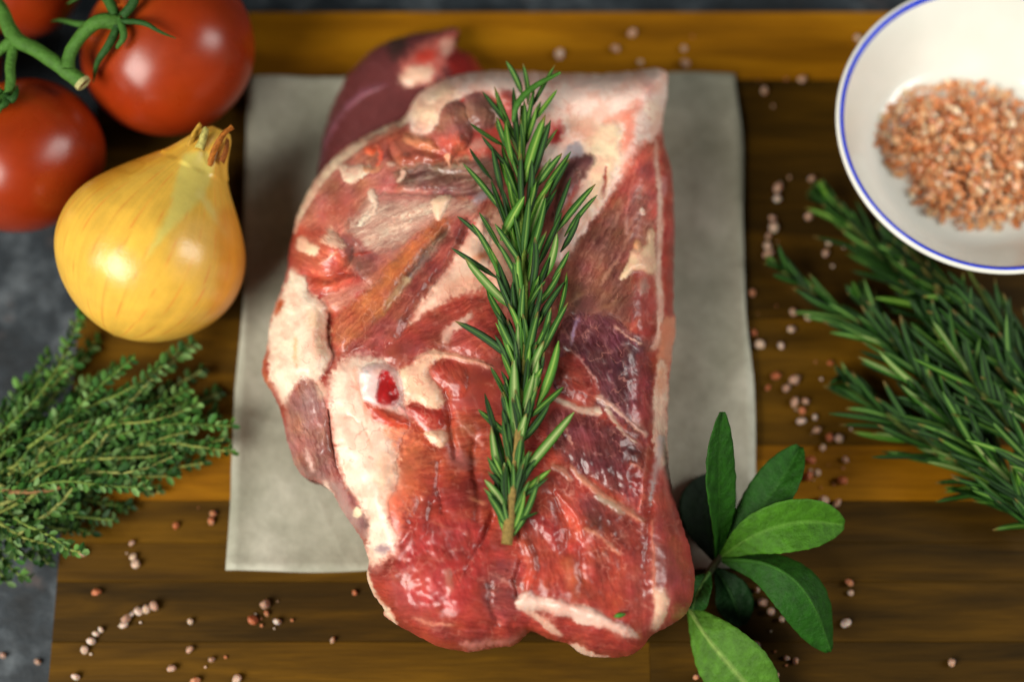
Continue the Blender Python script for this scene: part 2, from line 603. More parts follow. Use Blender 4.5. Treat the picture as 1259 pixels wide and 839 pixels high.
def relief(name, f, mask, z, parent, mat, thick=None, floor=None, snap=None, label=None):
    """A closed piece: the field's surface on top, walls down its border, and an underside."""
    used, q, be = grid_quads(mask)
    if len(used) < 12:
        return None
    X, Y, Z = f.X.ravel()[used].copy(), f.Y.ravel()[used].copy(), z.ravel()[used]
    if snap is not None:                              # border verts moved onto the smooth outline
        b = np.unique(be)
        gy, gx = np.gradient(snap)
        dd, gx, gy = snap.ravel()[used][b], gx.ravel()[used][b], gy.ravel()[used][b]
        k = -np.clip(dd, -1.5, 1.5) / np.maximum(gx * gx + gy * gy, 0.25)
        X[b] += k * gx
        Y[b] += k * gy
    top = at_np(X, Y, Z)
    C, G = lin(np.clip(f.C, 2, 250)).reshape(-1, 3)[used], f.G.ravel()[used]
    n = len(used)
    if floor is None:                                 # a thin piece: full underside
        low = at_np(X, Y, Z - thick * PXM)
        b, inv = np.unique(be, return_inverse=True)      # wall verts of their own, so the top keeps its shading up to the edge
        w2, nb = inv.reshape(be.shape) + 2 * n, len(b)
        Vv = np.vstack([top, low, top[b], low[b]])
        Q = np.vstack([q, q[:, ::-1] + n, np.stack([w2[:, 1], w2[:, 0], w2[:, 0] + nb, w2[:, 1] + nb], 1)])
        mm = quads_mesh(name, Vv, Q, mat, np.vstack([C, C, C[b], C[b]]), np.concatenate([G, G, G[b], G[b]]))
    else:                                             # the body: walls round in to the floor, then an underside
        b, inv = np.unique(be, return_inverse=True)
        be2 = inv.reshape(be.shape)
        nb, cen = len(b), top[:, :2].mean(0)
        rings, Vv, Cc, Gg = [b], [top], [C], [G]
        for k, (zf, ins) in enumerate(((0.55, 0.0005), (0.2, 0.003), (0.0, 0.007))):
            rr = top[b].copy()
            dirv = cen - rr[:, :2]
            rr[:, :2] += dirv / np.linalg.norm(dirv, axis=1)[:, None] * ins
            rr[:, 2] = floor + (rr[:, 2] - floor) * zf
            rings.append(np.arange(nb) + n + k * nb)
            Vv.append(rr)
            Cc.append(C[b])
            Gg.append(G[b])
        Q = [q]
        for ra, rb in zip(rings[:-1], rings[1:]):
            Q.append(np.stack([ra[be2[:, 1]], ra[be2[:, 0]], rb[be2[:, 0]], rb[be2[:, 1]]], 1))
        nxt = dict(zip(be2[:, 0], be2[:, 1]))
        s0 = be2[0, 0]
        loop, cur = [s0], nxt[s0]
        while cur != s0 and len(loop) <= nb:
            loop.append(cur)
            cur = nxt[cur]
        Vv = np.vstack(Vv)
        mm = quads_mesh(name, Vv, np.vstack(Q), mat, np.vstack(Cc), np.concatenate(Gg), [rings[-1][loop][::-1]])
    o = add(name, mm, parent)
    if label:
        o['label'] = label
    return o


joint = tag(empty('lamb_shoulder', (0, 0, 0.002)), 'large raw red lamb joint with white fat and bone on the parchment', 'meat')

F = Field(312, 76, 864, 822)
OUT = [(497, 146), (507, 124), (524, 106), (550, 94), (590, 86), (640, 87), (700, 90), (760, 90), (798, 83), (822, 85), (821, 112), (814, 150),
       (816, 178), (824, 200), (828, 230), (829, 300), (827, 370), (832, 402), (826, 436), (822, 470), (820, 540), (823, 590), (832, 625),
       (846, 668), (855, 705), (853, 735), (842, 758), (826, 770), (800, 782), (787, 800), (765, 810), (735, 809), (712, 803), (702, 792),
       (676, 786), (655, 776), (646, 780), (636, 795), (612, 796), (575, 803), (540, 797), (508, 780), (490, 770), (470, 757), (474, 750), (458, 732),
       (449, 706), (455, 694), (448, 668), (430, 642), (410, 608), (396, 593), (378, 591), (364, 578), (354, 545), (346, 510), (336, 485),
       (324, 466), (321, 448), (330, 422), (331, 396), (343, 366), (352, 338), (356, 304), (364, 268), (378, 235), (396, 208), (424, 180), (458, 161), (484, 150)]
d_out = poly_sdf(F.X + 1.2 * F.WX, F.Y + 1.2 * F.WY, OUT, 2)
F.d = d_out
X, Y = F.X, F.Y
tt = np.clip(d_out / (34 + 28 * sstep(90, 260, Y)), 0, 1)
F.H = 80 + 96 * np.sqrt(np.clip(1 - (1 - tt) ** 2, 0, 1))
F.H += 14 * (fbm(X / 110, Y / 110, 40, 2) - 0.5) * np.clip(d_out / 40, 0, 1)
F.C[:] = (160, 54, 42)

FAT, FATP, FATY = (240, 214, 186), (236, 196, 180), (234, 202, 164)
# --- lower red muscle
F.P([(470, 560), (620, 480), (800, 560), (860, 700), (780, 820), (560, 815), (440, 740), (455, 640)], (158, 52, 40), soft=12, fib=(8, 0.24, 0.7), gloss=0.85, rh=1.6)
F.P([(500, 520), (560, 505), (640, 500), (650, 650), (560, 640), (480, 620), (485, 560)], (168, 62, 40), soft=14, fib=(-6, 0.26, 0.5), gloss=0.8)
F.P([(505, 640), (540, 630), (600, 650), (600, 700), (570, 760), (500, 745), (475, 715)], (166, 48, 44), soft=10, fib=(70, 0.24, 0.9), gloss=0.95, rh=2.2)
F.P([(600, 690), (640, 690), (650, 745), (620, 770), (590, 750)], (140, 52, 48), soft=6, fib=(12, 0.35, 1.4), gloss=0.7)
F.P([(478, 560), (500, 540), (520, 540), (515, 590), (510, 625), (478, 640)], (206, 100, 66), alpha=0.9, soft=14)
F.P([(520, 600), (570, 585), (640, 600), (640, 625), (560, 630), (515, 640)], (140, 42, 34), soft=10, fib=(-10, 0.2, 0.8))
F.P([(650, 600), (720, 560), (800, 600), (800, 740), (740, 750), (690, 730), (650, 740)], (162, 56, 42), soft=16, fib=(74, 0.26, 0.8), gloss=0.85, rh=1.5)
# --- right side membrane
F.P([(806, 560), (822, 560), (836, 620), (858, 690), (858, 745), (806, 785), (790, 800), (790, 700), (800, 640)], (166, 66, 58), soft=7, fib=(84, 0.16, 0.7), gloss=1.0, bulge=5, r=26)
F.P([(772, 690), (800, 620), (806, 780), (786, 790), (770, 760)], (158, 60, 52), soft=10, fib=(86, 0.16, 0.8), gloss=1.0)
# --- right triangular muscle
F.P([(796, 165), (808, 172), (814, 240), (816, 280), (810, 340), (808, 420), (800, 440), (745, 400), (688, 400), (684, 350), (698, 302), (740, 240)],
    (140, 72, 58), soft=3, fib=(-62, 0.34, 1.6), gloss=0.75, bulge=7, r=26, warp=2.5, part=('muscle', 'brown triangular muscle'))
F.P([(700, 300), (740, 262), (772, 260), (765, 330), (800, 350), (805, 420), (740, 400), (690, 400)], (112, 62, 50), alpha=0.88, soft=16, fib=(-60, 0.4, 1.4), gloss=0.8)
F.P([(800, 170), (809, 176), (815, 250), (812, 300), (800, 260), (790, 230), (760, 245), (730, 270), (712, 292), (740, 240)], (172, 72, 62), alpha=0.9, soft=9, fib=(-62, 0.2, 0.6))
F.P([(690, 395), (705, 350), (735, 345), (730, 380), (760, 395), (740, 408), (700, 408)], (88, 52, 44), alpha=0.7, soft=10)
F.P([(780, 300), (806, 300), (808, 360), (808, 425), (770, 410), (780, 380)], (140, 44, 38), alpha=0.85, soft=10, fib=(80, 0.2, 0.8), rh=2)
for p, wd, cc in (([(766, 250), (752, 285), (728, 325)], [2, 3, 1], (170, 112, 96)), ([(776, 286), (762, 315), (744, 342), (738, 350)], [4, 3, 5, 2], (178, 128, 106)),
                  ([(771, 268), (770, 288)], [4, 3], (196, 158, 148)), ([(783, 240), (758, 262), (740, 290)], [2, 2, 1], (176, 104, 90)),
                  ([(726, 386), (745, 378), (758, 370)], [2, 6, 3], (158, 104, 76)), ([(696, 372), (715, 362), (724, 358)], [5, 6, 3], (140, 98, 74)),
                  ([(785, 180), (776, 230), (770, 262)], [2, 3, 1], (196, 112, 98)), ([(748, 300), (735, 330)], [2, 1], (132, 92, 76))):
    F.L(p, wd, cc, alpha=0.75, soft=1.8, bulge=1.2)
F.P([(783, 258), (792, 256), (794, 264), (788, 266)], (232, 204, 186), soft=1.5, step=1)
# --- dark purple muscles below
F.P([(688, 392), (720, 384), (760, 394), (803, 432), (802, 525), (794, 545), (760, 520), (735, 500), (690, 488), (676, 470)],
    (90, 40, 46), soft=6, bulge=5, r=20, fib=(64, 0.40, 3.2, 3.4), rh=3, gloss=1.0, part=('muscle', 'dark purple glistening muscle'))
F.P([(775, 440), (803, 436), (800, 560), (786, 545), (780, 500)], (146, 54, 52), alpha=0.9, soft=8, fib=(84, 0.25, 2.0), gloss=1.0)
F.P([(694, 432), (712, 436), (728, 458), (738, 480), (726, 504), (704, 492), (686, 482), (684, 450)], (138, 46, 36), soft=2.5, bulge=3, fib=(20, 0.3, 1.4), gloss=0.7)
F.P([(678, 498), (715, 508), (750, 520), (785, 548), (797, 580), (797, 632), (770, 615), (735, 592), (700, 572), (672, 545)],
    (112, 46, 48), soft=6, bulge=4, r=18, fib=(72, 0.38, 2.8, 3.4), rh=3, gloss=1.0, part=('muscle', 'purple red ridged muscle'))
F.P([(770, 560), (797, 570), (798, 632), (775, 612)], (158, 50, 40), alpha=0.9, soft=8, fib=(80, 0.2, 1.4))
F.P([(712, 612), (736, 606), (752, 628), (742, 660), (722, 650)], (122, 54, 50), soft=8, fib=(60, 0.3, 1.2), rh=3, gloss=1.0)
F.P([(755, 620), (790, 645), (790, 690), (755, 672), (742, 650)], (130, 44, 36), soft=8, fib=(50, 0.25, 1.2), rh=2)
for p, wd, cc in (([(680, 489), (698, 498), (715, 506), (733, 506)], [5, 8, 9, 12], (214, 188, 166)), ([(736, 488), (752, 500), (772, 516), (794, 534)], [7, 6, 5, 7], (206, 164, 146)),
                  ([(746, 504), (756, 522), (770, 536), (782, 544)], [8, 5, 5, 3], (180, 152, 132)), ([(700, 430), (716, 444), (728, 462), (734, 476)], [3, 3, 4, 2], (176, 120, 112)),
                  ([(696, 528), (700, 540), (704, 546)], [2, 4, 2], (196, 140, 124)), ([(755, 402), (768, 410), (776, 416), (788, 422)], [2, 3, 2, 4], (206, 158, 138)),
                  ([(708, 392), (706, 410), (703, 424)], [4, 5, 3], (150, 122, 150)), ([(704, 576), (718, 592), (740, 610), (768, 626), (790, 640)], [6, 10, 8, 9, 7], (188, 124, 98)),
                  ([(734, 612), (748, 620), (766, 632)], [6, 9, 6], (150, 128, 108)), ([(680, 574), (694, 580), (703, 590)], [7, 10, 6], (186, 122, 100)),
                  ([(718, 650), (730, 655), (740, 662)], [3, 6, 4], (206, 138, 110)), ([(742, 664), (752, 672), (762, 682)], [3, 6, 3], (198, 122, 98)),
                  ([(775, 570), (790, 577)], [4, 2], (206, 120, 96)), ([(742, 680), (750, 692)], [6, 3], (190, 100, 84))):
    F.L(p, wd, cc, alpha=0.92, soft=1.8, bulge=2.4, r=4, fib=(35, 0.12, 0.4), gloss=0.7)
# --- torn red folds in the lower middle
F.L([(640, 655), (650, 675), (655, 700), (650, 716), (646, 735)], [10, 14, 18, 12, 6], (190, 74, 54), soft=2, bulge=5, r=7, gloss=0.9, rh=2, part=('muscle', 'torn orange red flap of muscle'))
F.L([(684, 606), (700, 622), (712, 640), (716, 668)], [5, 9, 9, 7], (182, 62, 48), soft=2, bulge=4, r=5, gloss=0.9)
F.L([(660, 640), (676, 650), (684, 672)], [16, 22, 14], (150, 46, 42), soft=3, bulge=4, r=9, rh=3, gloss=0.9)
F.L([(700, 690), (706, 720), (704, 740)], [16, 18, 8], (178, 78, 52), soft=6, bulge=2, r=8)
F.crease_fade([(680, 608), (692, 630), (700, 650), (698, 680)], 7, 12)
F.crease_fade([(716, 668), (714, 690), (716, 712)], 4, 5)
F.crease_fade([(607, 632), (600, 658), (584, 684), (574, 702)], 5, 12)
F.crease_fade([(516, 616), (508, 642), (494, 668)], 5, 8)
F.crease_fade([(530, 620), (524, 655), (512, 690)], 5, 6)
F.crease([(602, 716), (604, 745), (612, 765)], 6, 4)
F.crease_fade([(612, 768), (628, 776), (640, 784)], 12, 22)
F.crease_fade([(545, 630), (538, 600), (540, 570)], 4, 4)
F.crease_fade([(585, 540), (583, 575), (590, 610), (586, 640)], 6, 5)
F.crease_fade([(548, 482), (553, 510), (556, 540), (560, 560)], 5, 6)
F.crease_fade([(640, 690), (632, 720), (638, 735)], 4, 7)
for p, wd, cc in (([(528, 641), (545, 648), (566, 652)], 2.5, (196, 104, 84)), ([(600, 706), (620, 713), (642, 726)], [1, 4, 3], (206, 140, 126)), ([(508, 760), (528, 768), (560, 769)], [3, 5, 2], (222, 160, 132)),
                  ([(560, 516), (576, 530), (592, 546)], [2, 6, 5], (196, 130, 116)), ([(540, 770), (580, 778), (600, 775)], [1, 2, 1], (190, 80, 72)), ([(496, 690), (520, 686), (548, 692)], [1, 2, 1], (186, 96, 84)),
                  ([(575, 612), (584, 616), (598, 620)], [3, 7, 4], (196, 110, 84)), ([(550, 704), (553, 722), (551, 730)], [10, 8, 5], (186, 112, 96))):
    F.L(p, wd, cc, alpha=0.8, soft=1.6, bulge=1)
F.P([(546, 548), (576, 556), (592, 570), (574, 578), (548, 572)], (172, 104, 92), alpha=0.7, soft=5)
F.P([(556, 790), (600, 786), (632, 784), (650, 774), (640, 792), (610, 796), (575, 801)], (212, 132, 122), alpha=0.8, soft=4)
F.P([(480, 720), (510, 690), (540, 700), (536, 740), (500, 750)], (176, 66, 62), alpha=0.6, soft=14, rh=3, gloss=1)

# --- what shows between the rosemary leaves
F.P([(596, 180), (640, 170), (690, 210), (700, 300), (690, 440), (640, 470), (600, 440), (590, 300)], (132, 64, 52), soft=12, fib=(-70, 0.3, 1.0), gloss=0.8)
F.P([(640, 230), (690, 220), (680, 330), (650, 380), (636, 320)], (122, 64, 54), alpha=0.8, soft=14, fib=(-64, 0.3, 1.0))
F.P([(600, 250), (632, 262), (640, 330), (622, 368), (596, 356)], (222, 176, 148), alpha=0.85, soft=9, bulge=3)
# --- upper left brown muscle and its films
F.P([(366, 264), (402, 210), (440, 180), (500, 158), (560, 190), (600, 200), (600, 250), (560, 300), (470, 370), (430, 330), (380, 296)],
    (160, 88, 74), soft=4, fib=(-38, 0.24, 1.3), gloss=0.6, bulge=3, part=('muscle', 'pinkish brown flat muscle'))
F.P([(385, 265), (420, 235), (440, 245), (425, 275), (400, 285)], (172, 88, 70), alpha=0.8, soft=12)
F.P([(470, 150), (505, 140), (545, 160), (560, 195), (520, 205), (470, 200)], (140, 72, 56), soft=6, rh=6, gloss=0.8)
F.P([(486, 204), (545, 196), (606, 186), (616, 226), (596, 244), (540, 238), (486, 232)], (100, 66, 56), soft=7, fib=(-12, 0.45, 3.0, 4.0), gloss=0.95)  # recess below the lobes, its shade painted dark into the colour
F.P([(424, 276), (444, 256), (455, 240), (500, 240), (556, 243), (592, 250), (578, 264), (552, 264), (534, 270), (512, 286), (490, 304), (468, 314), (446, 312), (438, 296)],
    (196, 156, 138), alpha=0.88, soft=7, fib=(-24, 0.34, 1.8, 3.0), gloss=0.6, part=('silver_skin', 'pale streaky silver skin'))
F.P([(452, 238), (500, 236), (540, 240), (500, 250), (462, 252)], (186, 118, 108), alpha=0.7, soft=5, fib=(4, 0.3, 0.8, 2.5))
F.L([(500, 228), (540, 210), (560, 204), (590, 210)], [3, 8, 7, 3], (150, 122, 108), alpha=0.7, soft=3, fib=(-15, 0.3, 1))
F.L([(450, 300), (480, 280), (510, 262), (540, 250)], [3, 14, 12, 6], (222, 196, 172), alpha=0.75, soft=5, fib=(-32, 0.4, 1.5, 2.5))
F.L([(585, 246), (597, 240), (604, 236)], [8, 12, 6], (168, 160, 168), alpha=0.8, soft=3, bulge=3, gloss=1)  # pale stroke is a wet highlight painted into the colour
# orange and dark bands running down to the left
F.P([(556, 264), (548, 288), (520, 314), (504, 345), (484, 376), (452, 412), (416, 442), (408, 420), (408, 392), (424, 378), (450, 360), (476, 330), (502, 302), (530, 274)],
    (172, 86, 56), soft=6, bulge=8, r=16, fib=(-46, 0.26, 1.6), gloss=0.75, part=('muscle', 'orange strap of muscle'))
F.L([(512, 300), (480, 340), (452, 366)], [8, 22, 14], (196, 110, 62), alpha=0.6, soft=10)
F.P([(556, 276), (532, 296), (508, 324), (490, 352), (496, 356), (520, 334), (545, 304)], (124, 92, 76), soft=6, fib=(-50, 0.4, 1.5))
F.L([(500, 344), (486, 362), (476, 376)], [9, 10, 5], (206, 182, 138), alpha=0.9, soft=3)
F.L([(462, 398), (474, 384), (480, 372)], [7, 9, 5], (194, 142, 72), alpha=0.8, soft=4)
F.P([(562, 264), (580, 274), (562, 316), (532, 356), (506, 390), (492, 420), (462, 432), (424, 442), (412, 446), (436, 418), (466, 392), (498, 358), (528, 322), (548, 292)],
    (140, 62, 52), soft=5, bulge=9, r=14, fib=(-50, 0.24, 1.5), gloss=0.8, part=('muscle', 'dark red strap of muscle'))
F.crease_fade([(548, 286), (524, 314), (500, 348), (478, 378)], 6, 8)
F.crease_fade([(500, 392), (528, 358), (556, 320), (574, 284)], 4, 8)
# pale diagonal fat strip
F.P([(588, 262), (602, 268), (604, 300), (600, 340), (590, 358), (562, 364), (534, 380), (516, 392), (500, 408), (504, 388), (528, 358), (548, 332), (562, 312), (578, 284)],
    (238, 198, 174), soft=5, bulge=8, r=16, mott=0.09, gloss=0.5, part=('fat_strip', 'broad diagonal strip of cream fat'))
F.P([(582, 318), (592, 308), (604, 304), (604, 318), (592, 320)], (200, 112, 72), alpha=0.85, soft=4)
F.P([(555, 340), (590, 335), (600, 355), (570, 362), (540, 372)], (206, 140, 112), alpha=0.6, soft=10)
# red muscle between bone and strip
F.P([(470, 432), (504, 400), (535, 382), (590, 362), (620, 380), (630, 440), (590, 446), (545, 432), (520, 436), (500, 452), (470, 446)],
    (156, 60, 48), soft=3, fib=(-24, 0.26, 0.7), gloss=0.85, bulge=6, r=16, rh=1.5, part=('muscle', 'red muscle beside the cut bone'))
F.P([(540, 412), (550, 402), (566, 390), (584, 384), (574, 398), (556, 412), (550, 424)], (216, 176, 158), soft=2.5, bulge=2, r=5)
F.P([(430, 440), (470, 424), (498, 416), (520, 428), (500, 448), (470, 450), (440, 452)], (138, 56, 50), alpha=0.8, soft=8)

# --- cream fat pads on the left
F.P([(404, 452), (430, 438), (458, 438), (480, 446), (505, 520), (492, 545), (488, 566), (490, 596), (478, 618), (480, 642), (492, 668), (474, 692), (455, 700), (446, 664), (448, 640), (434, 618),
     (420, 592), (411, 562), (407, 530), (403, 500)], (242, 216, 194), soft=8, bulge=8, r=20, mott=0.07, gloss=0.45, rh=1.5, part=('fat_pad', 'wide cream pad of fat below the cut bone'))
F.P([(424, 456), (470, 444), (500, 470), (500, 520), (470, 530), (440, 500)], (236, 196, 178), alpha=0.8, soft=10, fib=(70, 0.14, 1.0))
F.P([(470, 530), (492, 520), (515, 545), (490, 560)], (222, 120, 84), alpha=0.85, soft=8, fib=(20, 0.2, 1))
F.P([(474, 610), (492, 600), (498, 650), (484, 660)], (216, 104, 74), alpha=0.85, soft=7)
F.P([(462, 560), (492, 556), (486, 600), (466, 610)], (236, 178, 146), alpha=0.7, soft=9)
F.L([(436, 452), (438, 470), (446, 490), (452, 520)], [3, 4, 3, 2], (222, 150, 118), alpha=0.7, soft=2.5)
F.L([(444, 520), (452, 540), (458, 556)], [1, 2, 2], (214, 160, 130), alpha=0.7, soft=1.5)
F.crease([(424, 512), (432, 514), (438, 522)], 3, 4)
F.crease([(448, 560), (452, 540), (447, 526)], 2.5, 2)
# white outer fat
F.P([(356, 328), (366, 334), (379, 338), (377, 358), (396, 370), (405, 386), (404, 420), (410, 440), (402, 456), (392, 468), (380, 474), (366, 470), (358, 500), (348, 502), (338, 484),
     (329, 458), (327, 420), (334, 388), (344, 366), (350, 344)], (244, 220, 196), soft=4, bulge=11, r=18, mott=0.06, gloss=0.5, part=('fat_pad', 'thick white fat at the left edge'))
F.P([(352, 338), (380, 344), (378, 364), (390, 372), (368, 388), (346, 380)], (250, 232, 208), alpha=0.9, soft=3, bulge=3, r=8)
F.P([(372, 388), (396, 380), (402, 410), (400, 440), (388, 440), (386, 410)], (214, 164, 126), alpha=0.6, soft=9)
F.L([(362, 418), (363, 436), (365, 452)], [3, 5, 2], (224, 172, 124), alpha=0.7, soft=3)
F.P([(342, 372), (352, 368), (346, 384), (338, 392)], (184, 80, 46), soft=2)
F.P([(332, 426), (327, 440), (330, 470), (336, 484), (322, 470), (318, 446)], (186, 80, 48), soft=2)
F.crease_fade([(406, 386), (404, 405), (405, 425), (411, 442), (404, 454)], 5, 15, 1.5)
# purple grey muscle at lower left
F.P([(350, 496), (362, 476), (376, 464), (392, 476), (402, 498), (406, 524), (410, 562), (422, 594), (436, 620), (448, 642), (452, 664), (436, 652), (424, 640), (410, 608), (396, 592), (378, 590),
     (362, 578), (352, 545)], (152, 92, 82), soft=5, bulge=8, r=14, fib=(72, 0.30, 2.6), gloss=0.95, rh=2.5, part=('muscle', 'purplish muscle at the lower left edge'))
F.P([(368, 480), (386, 476), (396, 498), (388, 520), (376, 540), (366, 510)], (150, 108, 104), alpha=0.85, soft=6, fib=(70, 0.3, 1.4))
F.P([(400, 590), (422, 592), (438, 626), (450, 650), (446, 662), (424, 636)], (166, 124, 118), alpha=0.9, soft=6)
F.P([(424, 604), (432, 604), (440, 624), (434, 626)], (112, 58, 54), alpha=0.85, soft=3)
F.L([(376, 552), (381, 570), (386, 582)], [4, 6, 3], (232, 206, 196), alpha=0.7, soft=2.5, bulge=2)
F.L([(352, 500), (355, 520), (360, 545)], [5, 6, 3], (196, 136, 116), alpha=0.6, soft=3)
F.L([(400, 592), (410, 616), (424, 642), (440, 664), (450, 690)], [2, 5, 6, 6, 4], (238, 200, 180), soft=2, bulge=2)
F.P([(432, 634), (438, 622), (446, 630), (440, 640)], (244, 222, 184), soft=1.5, bulge=3, r=4, warp=1, part=('fat_scrap',))
F.P([(438, 636), (450, 634), (454, 648), (446, 652)], (120, 74, 72), soft=2.5)
F.P([(458, 676), (474, 668), (484, 676), (470, 684)], (160, 132, 134), soft=4)
F.crease([(404, 504), (406, 530), (411, 560), (420, 590), (434, 616), (447, 640)], 3.5, 9, 1.5)
F.P([(384, 470), (398, 468), (404, 490), (394, 496)], (238, 214, 186), alpha=0.85, soft=4, bulge=2)

# --- rounded muscle with fat splashes, left
F.P([(360, 296), (372, 284), (400, 280), (416, 286), (430, 304), (431, 318), (420, 334), (398, 341), (372, 336), (357, 322)], (174, 78, 60), soft=5, bulge=11, r=22, gloss=0.9, fib=(30, 0.2, 1),
    rh=2, part=('muscle', 'rounded orange red muscle'))
F.P([(376, 348), (392, 340), (432, 334), (440, 344), (424, 356), (400, 362), (384, 360)], (172, 68, 50), soft=2.5, bulge=8, r=12, fib=(-12, 0.2, 1), gloss=0.8, part=('muscle', 'small red muscle above the white fat'))
F.P([(394, 362), (430, 352), (462, 344), (440, 368), (412, 384), (402, 376)], (176, 112, 92), alpha=0.9, soft=5, fib=(-24, 0.2, 0.8))
F.P([(416, 286), (440, 290), (446, 306), (470, 314), (464, 336), (440, 346), (432, 326)], (126, 66, 58), soft=3, rh=5, gloss=0.7, mott=0.2)
F.L([(432, 314), (446, 312), (458, 308)], [2, 4, 3], (150, 54, 40), soft=1.5, bulge=3)
F.P([(364, 292), (376, 290), (386, 302), (394, 304), (388, 316), (378, 312), (366, 306)], (238, 204, 170), soft=2, bulge=2, r=5, part=('fat_scrap', 'pale fat splash on the rounded muscle'))
F.P([(388, 296), (404, 286), (404, 274), (414, 286), (428, 302), (420, 310), (404, 304)], (230, 192, 164), alpha=0.9, soft=3, bulge=1.5, fib=(30, 0.2, 1))
F.L([(394, 324), (408, 314), (416, 310)], [3, 3, 2], (226, 160, 126), alpha=0.8)
F.crease_fade([(434, 306), (433, 322), (422, 338)], 6, 9, 1.5)
F.crease_fade([(376, 338), (398, 343), (424, 336)], 4, 8, 1.5)

# --- fat rim and scraps, upper left
F.L([(361, 284), (371, 258), (383, 236), (400, 212), (425, 188), (454, 170), (484, 156), (507, 140)], [6, 10, 12, 12, 12, 12, 13, 14], (242, 214, 182), soft=2, bulge=5, r=5, warp=1.2, gloss=0.5, part=('fat_rim', 'thin cream rim of fat'))
F.P([(416, 206), (424, 203), (444, 205), (458, 202), (452, 216), (438, 225), (428, 225), (421, 217)], FAT, soft=1.5, bulge=3, r=5, step=1, warp=4, gloss=0.5, part=('fat_scrap', 'flat cream fat scrap near the rim'))
F.L([(448, 208), (462, 210), (470, 202)], [8, 7, 3], (206, 140, 104), alpha=0.9, soft=2, bulge=2)
F.L([(457, 238), (464, 250), (459, 262), (448, 268), (443, 276)], [6, 8, 5, 7, 5], (240, 218, 192), soft=1.4, bulge=2.5, r=3, step=0.5, warp=4, part=('fat_scrap', 'crooked white fat shred'))
F.P([(476, 200), (484, 199), (487, 205), (478, 206)], (226, 190, 166), soft=1.5, bulge=1.5)
F.P([(492, 208), (500, 210), (498, 220), (488, 226), (486, 222), (493, 216)], (230, 196, 170), soft=1.5, bulge=2, warp=1, part=('fat_scrap',))
F.P([(528, 246), (540, 240), (558, 239), (550, 254), (544, 266), (538, 274), (532, 260)], (236, 200, 168), soft=1.5, bulge=5, r=9, step=1.5, warp=1.5, gloss=0.5, part=('fat_scrap', 'pointed fat flap on the silver skin'))
F.P([(444, 180), (458, 176), (464, 184), (460, 192), (450, 190)], (190, 76, 52), soft=2, bulge=5, r=6, gloss=0.9)
F.L([(463, 176), (470, 186), (469, 194), (464, 202)], [5, 6, 6, 3], (196, 82, 60), soft=1.5, bulge=4, r=3, gloss=0.9)
F.P([(440, 176), (500, 150), (500, 172), (470, 180)], (150, 70, 54), alpha=0.8, soft=5, fib=(-30, 0.2, 1))
F.L([(495, 196), (515, 192), (530, 198), (545, 194)], [12, 14, 12, 8], (140, 66, 52), soft=3, bulge=5, r=6, rh=6, gloss=0.95)
F.L([(502, 170), (520, 176), (540, 182)], [12, 16, 10], (206, 128, 92), soft=3, bulge=5, r=7, rh=5, gloss=0.8)
F.L([(510, 149), (520, 148), (528, 149)], [5, 5, 2], (240, 216, 192), soft=1.2, bulge=2)
F.crease_fade([(500, 186), (520, 184), (545, 192)], 5, 10)
F.crease_fade([(486, 200), (476, 180), (500, 160)], 5, 7)
F.crease_fade([(548, 196), (566, 200), (590, 192)], 7, 12)
F.crease_fade([(470, 236), (510, 236), (560, 238), (588, 232)], 6, 7)
F.crease_fade([(500, 216), (530, 208), (548, 214), (580, 216)], 5, 6)

# --- top fat cap, with the wedge down to the right muscle
F.P([(498, 150), (506, 122), (524, 104), (550, 92), (590, 84), (640, 85), (700, 88), (760, 88), (798, 81), (826, 82), (824, 112), (815, 160), (800, 170), (782, 194), (766, 218), (740, 256), (712, 292),
     (690, 330), (672, 320), (690, 280), (704, 250), (716, 216), (700, 200), (668, 210), (640, 190), (628, 140), (600, 112), (566, 118), (546, 134), (540, 154), (524, 168), (506, 164)],
    (246, 214, 200), soft=4, bulge=6, r=16, mott=0.05, gloss=0.45, rh=1.5, part=('fat_cap', 'broad pale pink fat along the top edge'))
F.P([(500, 150), (510, 118), (545, 98), (566, 112), (545, 132), (535, 160)], (240, 204, 168), alpha=0.85, soft=8, rh=4)
F.P([(512, 118), (530, 110), (540, 118), (530, 132)], (246, 218, 192), alpha=0.8, soft=4, bulge=4, r=8)
F.L([(522, 104), (530, 102), (540, 102)], [3, 4, 2], (170, 70, 52), alpha=0.85, soft=2)
F.P([(740, 150), (766, 150), (764, 200), (742, 240), (716, 280), (722, 200), (716, 170)], (238, 208, 170), alpha=0.85, soft=8, bulge=4, r=12, rh=2)
F.P([(674, 150), (690, 148), (694, 168), (680, 178), (670, 170)], (204, 82, 74), alpha=0.85, soft=6)
F.P([(676, 160), (688, 158), (688, 174), (678, 176)], (176, 26, 30), alpha=0.9, soft=3)
F.P([(690, 150), (712, 145), (734, 140), (730, 165), (712, 172)], (208, 150, 122), alpha=0.7, soft=8)
F.L([(742, 150), (756, 146), (770, 142), (786, 128)], [5, 9, 12, 12], (222, 130, 108), alpha=0.75, soft=4)
F.L([(774, 146), (774, 166), (768, 182)], [10, 14, 10], (224, 120, 96), alpha=0.75, soft=5)
F.P([(786, 100), (806, 96), (804, 116), (792, 118)], (214, 156, 148), alpha=0.7, soft=6)
F.P([(790, 124), (814, 120), (810, 155), (796, 150)], (246, 218, 194), alpha=0.85, soft=6, bulge=3)
F.P([(700, 178), (716, 174), (720, 192), (704, 198), (690, 210), (690, 196)], (172, 160, 164), soft=3, bulge=2, r=6)
F.P([(700, 196), (718, 190), (733, 190), (728, 206), (708, 232), (690, 262), (676, 280), (682, 250), (690, 216)], (112, 66, 62), soft=3, fib=(-60, 0.3, 1.2), bulge=4, r=8, part=('muscle', 'narrow brown muscle in the top fat'))
F.L([(746, 206), (742, 224), (741, 240)], [2, 4, 2], (140, 48, 36), soft=1.5)
